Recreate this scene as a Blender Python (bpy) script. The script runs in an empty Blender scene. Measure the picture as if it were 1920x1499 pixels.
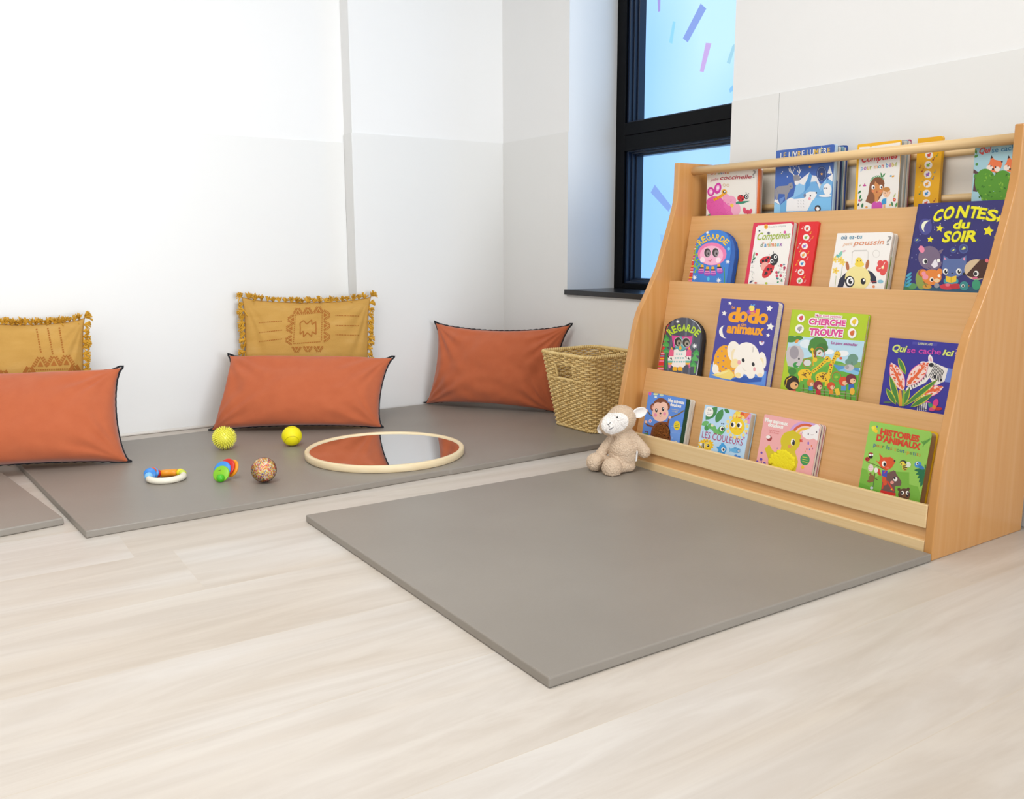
import bpy, bmesh, math, random
from mathutils import Vector, Matrix, noise
from mathutils.bvhtree import BVHTree
C = bpy.context.scene.collection
SC = bpy.context.scene
rnd = random.Random(7)
PI = math.pi
# ------------------------------------------------------------------ camera
F_PX, CX, CY, CAM_H = 1663.446, 960.0, 749.5, 0.72
PITCH, ROLL, YAW = math.radians(9.6652), math.radians(-0.2421), math.radians(56.601)
fw = Vector((math.cos(YAW)*math.cos(PITCH), math.sin(YAW)*math.cos(PITCH), -math.sin(PITCH)))
rt = Vector((math.sin(YAW), -math.cos(YAW), 0)); up = rt.cross(fw)
RT = math.cos(ROLL)*rt + math.sin(ROLL)*up
UP = -math.sin(ROLL)*rt + math.cos(ROLL)*up
EYE = Vector((0, 0, CAM_H))
cam = bpy.data.cameras.new('camera'); cam.sensor_width = 36; cam.lens = 36*F_PX/1920
cam.clip_start = .02
camo = bpy.data.objects.new('camera', cam); C.objects.link(camo)
M3 = Matrix((RT, UP, -fw)).transposed()
camo.matrix_world = Matrix.Translation(EYE) @ M3.to_4x4()
SC.camera = camo
# ------------------------------------------------------------------ world, lights, exposure
SC.view_settings.view_transform = 'Standard'; SC.view_settings.look = 'None'
SC.view_settings.gamma = 1; SC.view_settings.use_curve_mapping = False
SC.view_settings.exposure = 0.45
W = bpy.data.worlds.new('world'); SC.world = W; W.use_nodes = True
W.node_tree.nodes['Background'].inputs[0].default_value = (.75, .85, 1, 1)
W.node_tree.nodes['Background'].inputs[1].default_value = .6
def area(name, loc, rot, sx, sy, power, col, spread=180):
    l = bpy.data.lights.new(name, 'AREA'); l.shape = 'RECTANGLE'; l.size = sx; l.size_y = sy
    l.energy = power; l.color = col; l.spread = math.radians(spread)
    o = bpy.data.objects.new(name, l); C.objects.link(o); o.location = loc; o.rotation_euler = rot
    return o
WARM = (1, .98, .95)
area('ceiling_lamp', (.35, 1.4, 2.56), (0, 0, 0), 1.2, 1.2, 25, WARM)
area('ceiling_lamp', (-.85, .3, 2.56), (0, 0, 0), 1.2, 1.2, 18, WARM)
area('fill_light', (.65, -4.1, 1.30), (PI/2, 0, 0), 3.0, 2.1, 27, (.885, .94, 1), 62)  # added fill behind the camera to brighten the walls, no window modelled there
area('fill_light', (-2.3, .8, 1.45), (PI/2, 0, -PI/2), 2.4, 1.7, 6.5, (.95, .97, 1))  # second added fill, from the unseen side wall, without a window
# ------------------------------------------------------------------ px helpers (the calibrated camera's rays)
def ray(x, y): return RT*((x-CX)/F_PX) - UP*((y-CY)/F_PX) + fw
def at_z(x, y, z): d = ray(x, y); return EYE + d*((z-CAM_H)/d.z)
def at_y(x, y, v): d = ray(x, y); return EYE + d*(v/d.y)
def at_x(x, y, v): d = ray(x, y); return EYE + d*(v/d.x)
def to_px(p):
    q = Vector(p)-EYE; k = q.dot(fw)
    return CX+F_PX*q.dot(RT)/k, CY-F_PX*q.dot(UP)/k
# ------------------------------------------------------------------ materials
def lin(h):
    if not isinstance(h, str): return tuple(h)+(1,) if len(h) == 3 else h
    h = h.lstrip('#'); o = []
    for i in (0, 2, 4):
        c = int(h[i:i+2], 16)/255
        o.append(c/12.92 if c <= .04045 else ((c+.055)/1.055)**2.4)
    return tuple(o)+(1,)
MATS = {}
def mat(h, rough=.45, name=None, **kw):
    key = (str(h), rough, name)
    if key in MATS: return MATS[key]
    m = bpy.data.materials.new(name or 'colour_'+str(h).lstrip('#')); m.use_nodes = True
    b = m.node_tree.nodes['Principled BSDF']
    b.inputs['Base Color'].default_value = lin(h); b.inputs['Roughness'].default_value = rough
    for k, v in kw.items():
        b.inputs[k.replace('_', ' ')].default_value = v
    MATS[key] = m; return m
def ntree(m): return m.node_tree.nodes, m.node_tree.links, m.node_tree.nodes['Principled BSDF']
def ramp(nd, stops):
    r = nd.new('ShaderNodeValToRGB'); e = r.color_ramp.elements
    while len(e) > 1: e.remove(e[-1])
    e[0].position, e[0].color = stops[0][0], lin(stops[0][1])
    for p, c in stops[1:]:
        q = e.new(p); q.color = lin(c)
    return r
def noisy(name, stops, scale=(8, 8, 8), rough=.5, detail=4, bump=0, bscale=None, coord='Object', dist=0):
    m = mat(stops[0][1], rough, name); nd, lk, b = ntree(m)
    tc = nd.new('ShaderNodeTexCoord'); mp = nd.new('ShaderNodeMapping'); mp.inputs['Scale'].default_value = scale
    n = nd.new('ShaderNodeTexNoise'); n.inputs['Scale'].default_value = 1; n.inputs['Detail'].default_value = detail
    n.inputs['Distortion'].default_value = dist
    lk.new(tc.outputs[coord], mp.inputs[0]); lk.new(mp.outputs[0], n.inputs['Vector'])
    r = ramp(nd, stops); lk.new(n.outputs['Fac'], r.inputs[0]); lk.new(r.outputs[0], b.inputs['Base Color'])
    if bump:
        n2 = nd.new('ShaderNodeTexNoise'); mp2 = nd.new('ShaderNodeMapping')
        mp2.inputs['Scale'].default_value = bscale or scale; n2.inputs['Scale'].default_value = 1
        lk.new(tc.outputs[coord], mp2.inputs[0]); lk.new(mp2.outputs[0], n2.inputs['Vector'])
        bp = nd.new('ShaderNodeBump'); bp.inputs['Strength'].default_value = bump; bp.inputs['Distance'].default_value = .002
        lk.new(n2.outputs['Fac'], bp.inputs['Height']); lk.new(bp.outputs[0], b.inputs['Normal'])
    return m
WALL = noisy('white_wall_paint', [(0, '#eeeeed'), (1, '#f1f1f0')], (3, 3, 3), .6)
CLAD = noisy('white_wall_cladding', [(0, '#e8e8e6'), (1, '#ebebe9')], (2, 2, 2), .38)
CEIL = mat('#f6f6f4', .8, 'ceiling_paint')
MATV = noisy('taupe_vinyl', [(.3, '#8c857c'), (.7, '#928b82')], (3, 3, 3), .42, 3, .12, (220, 220, 220))
BEECH_H = noisy('beech_along_boards', [(.25, '#d6a56a'), (.5, '#dcac74'), (.8, '#e0b27c')], (8, 1.6, 160), .38, 3)
BEECH_V = noisy('beech_side_panels', [(.2, '#c68b4d'), (.5, '#cc9558'), (.8, '#d29d64')], (55, 6, 1.6), .2, 3)  # deeper orange includes the reflected tone of the inner sides, put in the colour
BEECH_L = noisy('pale_beech_ledge', [(.25, '#e3c28c'), (.5, '#e8ca98'), (.8, '#ecd0a0')], (8, 1.6, 140), .4, 3)
DOWEL = noisy('beech_dowel', [(.2, '#e3bf88'), (.8, '#ebcb99')], (120, 3, 120), .35, 3)
PLYW = noisy('pale_birch_hoop', [(.2, '#e9d2a8'), (.8, '#f0deba')], (20, 20, 120), .45, 3)
ORANGE = noisy('terracotta_linen', [(.2, '#bb5f38'), (.8, '#c1653d')], (25, 25, 25), .92, 3, .25, (200, 200, 900))
for _m in (ORANGE,):
    _m.node_tree.nodes['Principled BSDF'].inputs['Sheen Weight'].default_value = .25
MUSTARD = noisy('mustard_sabra_cloth', [(.2, '#bd8f40'), (.55, '#c6984a'), (.85, '#cda25a')], (9, 9, 30), .8, 5, .4, (120, 700, 700))
TASSEL = noisy('mustard_thread', [(.2, '#cf9a22'), (.8, '#e0ae3c')], (90, 90, 90), .8)
STITCH = mat('#a9661f', .8, 'brown_embroidery_thread')
BLACK_T = mat('#15151c', .8, 'black_overlock_thread')
WICK = noisy('honey_wicker', [(.2, '#dcb870'), (.5, '#e8c987'), (.85, '#f0d79c')], (40, 40, 40), .5)
FRAME = mat('#040406', .4, 'black_aluminium', Specular_IOR_Level=.12)
SILL = mat('#15161a', .25, 'black_stone_sill')
FUR = noisy('beige_terry_plush', [(.3, '#c9b096'), (.7, '#dac4ac')], (300, 300, 300), .95)
FURW = noisy('white_terry_plush', [(.3, '#ece6e0'), (.7, '#f7f2ee')], (300, 300, 300), .95)
PAGES = noisy('page_edges', [(.3, '#d8d0c4'), (.7, '#e8e2d8')], (300, 300, 30), .7)
def floor_mat():
    m = mat('#e0d5c4', .42, 'pale_oak_vinyl_planks'); nd, lk, b = ntree(m)
    tc = nd.new('ShaderNodeTexCoord'); sep = nd.new('ShaderNodeSeparateXYZ'); lk.new(tc.outputs['Object'], sep.inputs[0])
    def math_(op, a, bb=None, v=None):
        n = nd.new('ShaderNodeMath'); n.operation = op
        if hasattr(a, 'is_linked'): lk.new(a, n.inputs[0])
        else: n.inputs[0].default_value = a
        if bb is not None:
            if hasattr(bb, 'is_linked'): lk.new(bb, n.inputs[1])
            else: n.inputs[1].default_value = bb
        return n.outputs[0]
    PW, PL = .30, 2.2
    yy = math_('DIVIDE', math_('SUBTRACT', sep.outputs['Y'], 1.575), PW)
    row = math_('FLOOR', yy); fy = math_('FRACT', yy)
    off = math_('FRACT', math_('MULTIPLY', math_('SINE', math_('MULTIPLY', row, 12.9898)), 437.58))
    xx = math_('DIVIDE', math_('ADD', sep.outputs['X'], math_('MULTIPLY', off, PL)), PL)
    col = math_('FLOOR', xx); fx = math_('FRACT', xx)
    cid = nd.new('ShaderNodeCombineXYZ'); lk.new(row, cid.inputs[0]); lk.new(col, cid.inputs[1])
    wn = nd.new('ShaderNodeTexWhiteNoise'); lk.new(cid.outputs[0], wn.inputs['Vector'])
    # long swirled grain, shifted per plank
    mp = nd.new('ShaderNodeMapping'); mp.inputs['Scale'].default_value = (1.3, 10, 1)
    addv = nd.new('ShaderNodeVectorMath'); addv.operation = 'ADD'
    sc = nd.new('ShaderNodeVectorMath'); sc.operation = 'SCALE'; sc.inputs['Scale'].default_value = 9
    lk.new(wn.outputs['Color'], sc.inputs[0]); lk.new(tc.outputs['Object'], addv.inputs[0]); lk.new(sc.outputs[0], addv.inputs[1])
    lk.new(addv.outputs[0], mp.inputs[0])
    n1 = nd.new('ShaderNodeTexNoise'); n1.inputs['Scale'].default_value = 1; n1.inputs['Detail'].default_value = 7
    n1.inputs['Distortion'].default_value = 2.0; n1.inputs['Roughness'].default_value = .62
    lk.new(mp.outputs[0], n1.inputs['Vector'])
    r1 = ramp(nd, [(.25, '#c6beb5'), (.42, '#cdc6be'), (.55, '#d3cdc6'), (.75, '#d9d4cd')])
    lk.new(n1.outputs['Fac'], r1.inputs[0])
    mp2 = nd.new('ShaderNodeMapping'); mp2.inputs['Scale'].default_value = (.9, 4.5, 1)
    lk.new(addv.outputs[0], mp2.inputs[0])
    n2 = nd.new('ShaderNodeTexNoise'); n2.inputs['Scale'].default_value = 1; n2.inputs['Detail'].default_value = 2
    n2.inputs['Distortion'].default_value = .8; lk.new(mp2.outputs[0], n2.inputs['Vector'])
    r2 = ramp(nd, [(.3, '#eadfd0'), (.7, '#ffffff')]); lk.new(n2.outputs['Fac'], r2.inputs[0])
    mx = nd.new('ShaderNodeMix'); mx.data_type = 'RGBA'; mx.blend_type = 'MULTIPLY'; mx.inputs['Factor'].default_value = .6
    lk.new(r1.outputs[0], mx.inputs[6]); lk.new(r2.outputs[0], mx.inputs[7])
    seam = math_('MAXIMUM', math_('LESS_THAN', fy, .0065), math_('LESS_THAN', fx, .0004))
    mx2 = nd.new('ShaderNodeMix'); mx2.data_type = 'RGBA'; mx2.inputs[7].default_value = lin('#c9bdac')
    lk.new(math_('MULTIPLY', seam, .7), mx2.inputs['Factor']); lk.new(mx.outputs[2], mx2.inputs[6])
    lk.new(mx2.outputs[2], b.inputs['Base Color'])
    bp = nd.new('ShaderNodeBump'); bp.inputs['Strength'].default_value = .06; bp.inputs['Distance'].default_value = .002
    lk.new(n1.outputs['Fac'], bp.inputs['Height']); lk.new(bp.outputs[0], b.inputs['Normal'])
    return m
FLOOR = floor_mat()
# ------------------------------------------------------------------ object helpers
def link(o, parent=None):
    C.objects.link(o)
    if parent: o.parent = parent
    return o
def obj(name, bm, mats, parent=None, smooth=False, bevel=0, label=None):
    me = bpy.data.meshes.new(name)
    if isinstance(bm, bpy.types.Mesh): me = bm; me.name = name
    else:
        bm.normal_update(); bm.to_mesh(me); bm.free()
    for m in (mats if isinstance(mats, (list, tuple)) else [mats]): me.materials.append(m)
    if smooth:
        for p in me.polygons: p.use_smooth = True
    o = bpy.data.objects.new(name, me); link(o, parent)
    if bevel:
        md = o.modifiers.new('bevel', 'BEVEL'); md.width = bevel; md.segments = 3; md.limit_method = 'ANGLE'
        md.harden_normals = False
    if label: o['label'] = label
    return o
def thing(name, label, cat, loc=(0, 0, 0), group=None, mtx=None):
    o = bpy.data.objects.new(name, None); o.empty_display_size = .05; link(o)
    if mtx is not None: o.matrix_world = mtx
    else: o.location = loc
    o['label'] = label; o['category'] = cat
    if group: o['group'] = group
    return o
def tag(o, label, cat, group=None):
    o['label'] = label; o['category'] = cat
    if group: o['group'] = group
    return o
def struct(name, bm, m, bevel=0):
    o = obj(name, bm, m, bevel=bevel); o['kind'] = 'structure'; return o
def add_box(bm, x0, x1, y0, y1, z0, z1, mi=0):
    v = [bm.verts.new(p) for p in [(x0, y0, z0), (x1, y0, z0), (x1, y1, z0), (x0, y1, z0), (x0, y0, z1), (x1, y0, z1), (x1, y1, z1), (x0, y1, z1)]]
    for f in ((3, 2, 1, 0), (4, 5, 6, 7), (0, 1, 5, 4), (1, 2, 6, 5), (2, 3, 7, 6), (3, 0, 4, 7)):
        bm.faces.new([v[i] for i in f]).material_index = mi
def box(*a):
    bm = bmesh.new(); add_box(bm, *a); return bm
def add_prism(bm, pts, lo, hi, mi=0):
    """pts: list of points of the low cap (Vectors); extruded by vector hi-lo"""
    d = Vector(hi)-Vector(lo)
    a = [bm.verts.new(Vector(p)+Vector(lo)) for p in pts]; b = [bm.verts.new(Vector(p)+Vector(lo)+d) for p in pts]
    n = len(a)
    bm.faces.new(a[::-1]).material_index = mi; bm.faces.new(b).material_index = mi
    for i in range(n):
        bm.faces.new((a[i], a[(i+1) % n], b[(i+1) % n], b[i])).material_index = mi
def fixn(bm): bmesh.ops.recalc_face_normals(bm, faces=bm.faces); return bm
def add_tube(bm, pts, r, n=6, closed=False, mi=0, cap=True):
    pts = [Vector(p) for p in pts]; N = len(pts); rings = []
    rr = r if isinstance(r, (list, tuple)) else [r]*N
    prev = None
    for i, p in enumerate(pts):
        if closed: t = pts[(i+1) % N]-pts[i-1]
        else: t = pts[min(i+1, N-1)]-pts[max(i-1, 0)]
        if t.length < 1e-9: t = Vector((0, 0, 1))
        t.normalize()
        if prev is None:
            a = t.orthogonal().normalized()
        else:
            a = prev-t*prev.dot(t)
            a = a.normalized() if a.length > 1e-6 else t.orthogonal().normalized()
        prev = a; b = t.cross(a)
        rings.append([bm.verts.new(p+(a*math.cos(2*PI*k/n)+b*math.sin(2*PI*k/n))*rr[i]) for k in range(n)])
    for i in range(N if closed else N-1):
        A, B = rings[i], rings[(i+1) % N]
        sh = 0
        if closed and i == N-1:
            sh = min(range(n), key=lambda s: (A[0].co-B[s % n].co).length)
        for k in range(n):
            f = bm.faces.new((A[k], A[(k+1) % n], B[(k+1+sh) % n], B[(k+sh) % n])); f.material_index = mi; f.smooth = True
    if cap and not closed:
        bm.faces.new(rings[0][::-1]).material_index = mi; bm.faces.new(rings[-1]).material_index = mi
def add_ell(bm, c, r, mtx=None, seg=24, ring=14, mi=0):
    m = Matrix.Translation(Vector(c)) @ ((mtx or Matrix.Identity(3)).to_4x4()) @ Matrix.Diagonal((r[0], r[1], r[2], 1))
    before = set(bm.faces)
    bmesh.ops.create_uvsphere(bm, u_segments=seg, v_segments=ring, radius=1, matrix=m)
    for f in bm.faces:
        if f not in before: f.material_index = mi; f.smooth = True
def frame_z(d):
    """3x3 matrix whose Z column is d"""
    d = Vector(d).normalized(); a = d.orthogonal().normalized(); b = d.cross(a)
    return Matrix((a, b, d)).transposed()
def add_lathe(bm, prof, c, axis=(0, 0, 1), n=32, mi=0, smooth=True):
    """prof list of (r, h) from bottom axis to top axis"""
    m = frame_z(axis); c = Vector(c); rings = []
    for r, h in prof:
        if r < 1e-6: rings.append([bm.verts.new(c+m @ Vector((0, 0, h)))])
        else: rings.append([bm.verts.new(c+m @ Vector((r*math.cos(2*PI*k/n), r*math.sin(2*PI*k/n), h))) for k in range(n)])
    for A, B in zip(rings, rings[1:]):
        for k in range(n):
            if len(A) == 1 and len(B) == 1: continue
            if len(A) == 1: f = bm.faces.new((A[0], B[(k+1) % n], B[k]))
            elif len(B) == 1: f = bm.faces.new((A[k], A[(k+1) % n], B[0]))
            else: f = bm.faces.new((A[k], A[(k+1) % n], B[(k+1) % n], B[k]))
            f.material_index = mi; f.smooth = smooth
def realize(o):
    """mesh of an object with its modifiers"""
    dg = bpy.context.evaluated_depsgraph_get(); dg.update()
    return bpy.data.meshes.new_from_object(o.evaluated_get(dg))
# ================================================================== THE ROOM
XW, YP, YL = 2.326, 3.595, 3.68           # right wall, pilaster face, left wall
XPIL = 1.570                              # left edge of the pilaster
ZC, ZCL = 1.203, 1.170                    # top of the cladding
ZT = 2.6
X0, Y0 = -2.4, -4.2
struct('floor', box(X0-.2, XW+.5, Y0-.2, YL+.2, -.1, 0), FLOOR)
struct('ceiling', box(X0-.2, XW+.5, Y0-.2, YL+.2, ZT, ZT+.1), CEIL)
bm = bmesh.new(); add_box(bm, X0-.2, XPIL, YL, YL+.2, 0, ZT)
add_box(bm, XPIL, XW+.5, YP, YL+.2, 0, ZT); struct('wall_left', bm, WALL)
WY0, WY1, WZ0, WZ1, WD = 2.177, 3.085, .5446, 2.35, .255     # window opening, reveal depth
bm = bmesh.new()
add_box(bm, XW, XW+.5, Y0, WY0, 0, ZT); add_box(bm, XW, XW+.5, WY1, YP, 0, ZT)
add_box(bm, XW, XW+.5, WY0, WY1, 0, WZ0-.022); add_box(bm, XW, XW+.5, WY0, WY1, WZ1, ZT)
struct('wall_right', bm, WALL)
struct('wall_near', box(X0-.2, XW+.5, Y0-.2, Y0, 0, ZT), WALL)
struct('wall_far_side', box(X0-.2, X0, Y0, YL, 0, ZT), WALL)
# wall cladding panels
CT = .004
struct('trim_1', box(X0, XPIL-CT, YL-CT, YL, .004, ZCL), CLAD, .0012)
bm = bmesh.new(); add_box(bm, XPIL-CT, XW, YP-CT, YP, .004, ZC); add_box(bm, XPIL-CT, XPIL, YP, YL-CT, .004, ZC)
struct('trim_2', bm, CLAD)
yj = at_x(1461, 215, XW).y
bm = bmesh.new(); add_box(bm, XW-CT, XW, WY1, YP-CT, .004, ZC); add_box(bm, XW-CT, XW, WY0, WY1, .004, WZ0-.03)
struct('trim_3', bm, CLAD)
struct('trim_4', box(XW-CT, XW, yj+.0006, WY0, .004, ZC), CLAD, .0012)
struct('trim_5', box(XW-CT, XW, Y0, yj-.0006, .004, ZC), CLAD, .0012)
bm = bmesh.new(); add_tube(bm, [(X0, YL-CT-.002, .006), (XPIL, YL-CT-.002, .006)], .006, 8)
struct('baseboard_left', bm, mat('#f3efe8', .4, 'white_sealant_bead'))
# ------------------------------------------------------------------ window
win = thing('window_1', 'tall black framed window with frosted blue glass and coloured dashes, in the right wall', 'window', (XW+WD, (WY0+WY1)/2, WZ0))
win['kind'] = 'structure'; del win['category']
def wpart(name, bm, m, bevel=0, label=None):
    o = obj(name, bm, m, win, bevel=bevel, label=label); o.matrix_parent_inverse = Matrix.Translation(win.location).inverted(); return o
FX = XW+WD
zt0 = at_x(1166, 268, FX).z; zt1 = at_x(1199, 232, FX).z          # transom
bm = bmesh.new()                                                      # fixed outer frame
ow = .058
add_box(bm, FX, FX+.07, WY1-ow, WY1, WZ0, WZ1); add_box(bm, FX, FX+.07, WY0, WY0+ow, WZ0, WZ1)
add_box(bm, FX, FX+.07, WY0+ow, WY1-ow, WZ0, WZ0+.022); add_box(bm, FX, FX+.07, WY0+ow, WY1-ow, WZ1-ow, WZ1)
zm = (zt0+zt1)/2
wpart('outer_frame', bm, FRAME, .002)
GX = FX+.085
bm = bmesh.new(); add_box(bm, FX-.004, FX+.08, WY0+ow, WY1-ow, zm-.006, zt1+.012); wpart('transom', bm, FRAME, .002)
def sash(z0, z1, sw, nm, bot):
    bm = bmesh.new(); a, b = WY0+ow, WY1-ow
    for k, (dx, w) in enumerate(((.03, .012), (.048, .020), (.066, .028))):      # stepped profile towards the glass
        add_box(bm, FX+dx-.018, FX+dx+.03, b-w, b, z0, z1); add_box(bm, FX+dx-.018, FX+dx+.03, a, a+w, z0, z1)
        add_box(bm, FX+dx-.018, FX+dx+.03, a+w, b-w, z0, z0+w*bot); add_box(bm, FX+dx-.018, FX+dx+.03, a+w, b-w, z1-w, z1)
    wpart(nm, bm, mat('#152238', .3, 'sash_painted_blue_reflection'), .0015)  # dark blue stands in for the bluish reflection on the stepped sash
sash(zt1+.012, WZ1-ow, 0, 'upper_sash', .5)
sash(WZ0+.022, zt0-.03, 0, 'lower_sash', .8)
bm = bmesh.new(); add_box(bm, FX, FX+.08, WY0+ow, WY1-ow, zt0-.038, zm-.006); wpart('lower_sash_rail', bm, FRAME, .002)
def glass_mat():
    m = bpy.data.materials.new('frosted_daylit_glass'); m.use_nodes = True; nd, lk, b = ntree(m)
    tc = nd.new('ShaderNodeTexCoord'); mp = nd.new('ShaderNodeMapping'); mp.inputs['Scale'].default_value = (1, .9, .55)
    n = nd.new('ShaderNodeTexNoise'); n.inputs['Scale'].default_value = 1.6; n.inputs['Detail'].default_value = 1
    lk.new(tc.outputs['Object'], mp.inputs[0]); lk.new(mp.outputs[0], n.inputs['Vector'])
    r = ramp(nd, [(.3, '#84bbfa'), (.5, '#98cafd'), (.7, '#b4dcff')]); lk.new(n.outputs['Fac'], r.inputs[0])
    lk.new(r.outputs[0], b.inputs['Emission Color']); b.inputs['Emission Strength'].default_value = .9
    b.inputs['Base Color'].default_value = (.02, .03, .05, 1); b.inputs['Roughness'].default_value = .25
    return m
GLASS = glass_mat()
def emat(h, s=.9):
    m = mat(h, .4, 'backlit_film_'+h.lstrip('#')); b = ntree(m)[2]
    b.inputs['Emission Color'].default_value = lin(h); b.inputs['Emission Strength'].default_value = s
    b.inputs['Base Color'].default_value = (.02, .02, .02, 1); return m
g1 = wpart('pane', box(GX, GX+.006, WY0+ow, WY1-ow, zm, WZ1-ow), GLASS)
g2 = wpart('pane', box(GX, GX+.006, WY0+ow, WY1-ow, WZ0+.02, zm-.02), GLASS)
def confetti(quad, h):
    bm = bmesh.new(); vs = []
    for q in quad:
        p = at_x(1040+q[0]/2.5842, q[1]/2.5845, GX); vs.append(Vector((GX-.0004, p.y, p.z)))
    add_prism(bm, vs, (0, 0, 0), (-.0004, 0, 0)); fixn(bm)
    o = wpart('film_dash', bm, emat(h))
confetti([(708, 17), (735, 42), (645, 206), (622, 186)], '#7c96d8')
confetti([(733, 208), (760, 210), (722, 350), (704, 346)], '#b99fd9')
confetti([(574, 102), (586, 106), (570, 212), (555, 206)], '#86c8ee')
confetti([(498, -20), (513, -20), (512, 54), (502, 58)], '#9a8fd6')
confetti([(862, 222), (885, 200), (850, 310), (834, 304)], '#93c4d8')
confetti([(846, 432), (866, 410), (866, 440), (850, 450)], '#7db8ea')
confetti([(486, 896), (566, 1000), (552, 1026), (466, 934)], '#7c9cdb')
confetti([(511, 1136), (536, 1140), (532, 1190), (515, 1180)], '#86b8ec')
o = obj('window_sill', box(XW-.018, FX+.01, WY0-.03, WY1+.004, WZ0-.0215, WZ0), SILL, bevel=.0015); o['kind'] = 'structure'
# ================================================================== MATS
def vinyl_mat(name, corners, label, group, notches=()):
    bm = bmesh.new()
    add_prism(bm, [Vector((p[0], p[1], 0)) for p in corners], (0, 0, .0006), (0, 0, .02)); fixn(bm)
    o = obj(name, bm, MATV, bevel=.0035); tag(o, label, 'floor mat', group)
    return o
GM = 'taupe floor mats'
vinyl_mat('floor_mat', [(.802, 1.109), (1.888, 1.104), (1.888, 2.205), (.797, 2.214)],
          'square taupe floor mat in front of the bookcase', GM)
vinyl_mat('floor_mat', [(.2855, 2.3925), (1.362, 2.432), (1.366, 2.4285), (2.155, 2.4615), (2.300, 3.575), (1.57, 3.548), (.20, 3.470)],
          'long taupe floor mat along the wall under the cushions and toys', GM)
vinyl_mat('floor_mat', [(.255, 2.552), (.117, 3.47), (-.98, 3.36), (-.80, 2.39)],
          'taupe floor mat cut off by the left edge of the photo', GM)
# ================================================================== BOOKCASE
BC = Vector((1.8939, 1.1059, 0)); BA = math.radians(.4969)
BM = Matrix.Translation(BC) @ Matrix.Rotation(BA, 4, 'Z'); BMI = BM.inverted()
BW = 1.1289; PT = .022; BD = .404
case = thing('bookcase', 'beech front-facing picture book display with four tiers and curved sides', 'bookcase', mtx=BM)
PROF = [(0, 0), (.001, .05), (.005, .13), (.012, .21), (.028, .295), (.048, .38), (.063, .455), (.083, .515), (.110, .56), (.144, .62), (.167, .665), (.188, .725), (.211, .79), (.233, .86), (.2385, .905), (.240, .955), (.240, .9975)]
def catmull(P, n=4):
    out = []
    for i in range(len(P)-1):
        a, b, c, d = P[max(i-1, 0)], P[i], P[i+1], P[min(i+2, len(P)-1)]
        for k in range(n):
            t = k/n
            out.append(tuple(.5*((2*b[j])+(-a[j]+c[j])*t+(2*a[j]-5*b[j]+4*c[j]-d[j])*t*t+(-a[j]+3*b[j]-3*c[j]+d[j])*t**3) for j in (0, 1)))
    out.append(P[-1]); return out
prof = catmull(PROF)+[(BD, .9975), (BD, 0)]
for y in (0, BW-PT):
    bm = bmesh.new(); add_prism(bm, [Vector((x, 0, z)) for x, z in prof], (0, y, 0), (0, y+PT, 0)); fixn(bm)
    obj('side_panel', bm, BEECH_V, case, bevel=.003)
def board(name, x1, z1, x0, z0, t, m, parent=case, bev=.0015):
    """front surface from (x0,z0) bottom to (x1,z1) top; thickness backwards"""
    d = Vector((x1-x0, 0, z1-z0)).normalized(); nrm = Vector((d.z, 0, -d.x))*t
    bm = bmesh.new()
    pts = [Vector((x0, 0, z0)), Vector((x1, 0, z1)), Vector((x1, 0, z1))+nrm, Vector((x0, 0, z0))+nrm]
    add_prism(bm, pts, (0, PT, 0), (0, BW-PT, 0)); fixn(bm)
    return obj(name, bm, m, parent, bevel=bev)
TB = .012
BOARDS = {1: (.305, .824, .2635, .574), 2: (.2115, .611, .1585, .274), 3: (.1168, .3236, .069, .07)}
for k, (x1, z1, x0, z0) in BOARDS.items(): board('tier_panel', x1, z1, x0, z0, TB, BEECH_H)
def boardx(k, z):
    x1, z1, x0, z0 = BOARDS[k]; return x0+(x1-x0)*(z-z0)/(z1-z0)
PF = {1: .755, 2: .560, 3: .268, 4: .075}         # pocket floors
for k, (xa, xb) in {1: (.300, BD-.012), 2: (boardx(2, .56)+TB, boardx(1, .574)+TB), 3: (boardx(3, .268)+TB, boardx(2, .274)+TB), 4: (.013, .082)}.items():
    z = PF[k]
    obj('pocket_floor', box(xa, xb, PT, BW-PT, z-.012, z), BEECH_H, case)
obj('ledge', box(.0015, .0135, PT, BW-PT, .0726, .1285), BEECH_L, case, bevel=.002)
obj('toe_board', box(.010, .022, PT, BW-PT, .040, .0722), BEECH_H, case, bevel=.001)
obj('base_rail', box(.0005, .0215, PT, BW-PT, .006, .0425), BEECH_L, case, bevel=.002)
def rail(x, z, r, name):
    bm = bmesh.new(); add_tube(bm, [(x, PT, z), (x, (PT+BW)/2, z), (x, BW-PT, z)], r, 20); fixn(bm)
    return obj(name, bm, DOWEL, case)
rail(.3095, .9728, .0132, 'front_rail')
rail(.391, .962, .0100, 'rear_rail'); rail(.391, .846, .0100, 'rear_rail')
mt = mat('#efe9df', .3, 'milky_rear_sheet'); nd, lk, b = ntree(mt)
b.inputs['Alpha'].default_value = .85
obj('rear_sheet', box(.3945, .3965, PT, BW-PT, .755, .953), mt, case)
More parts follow.
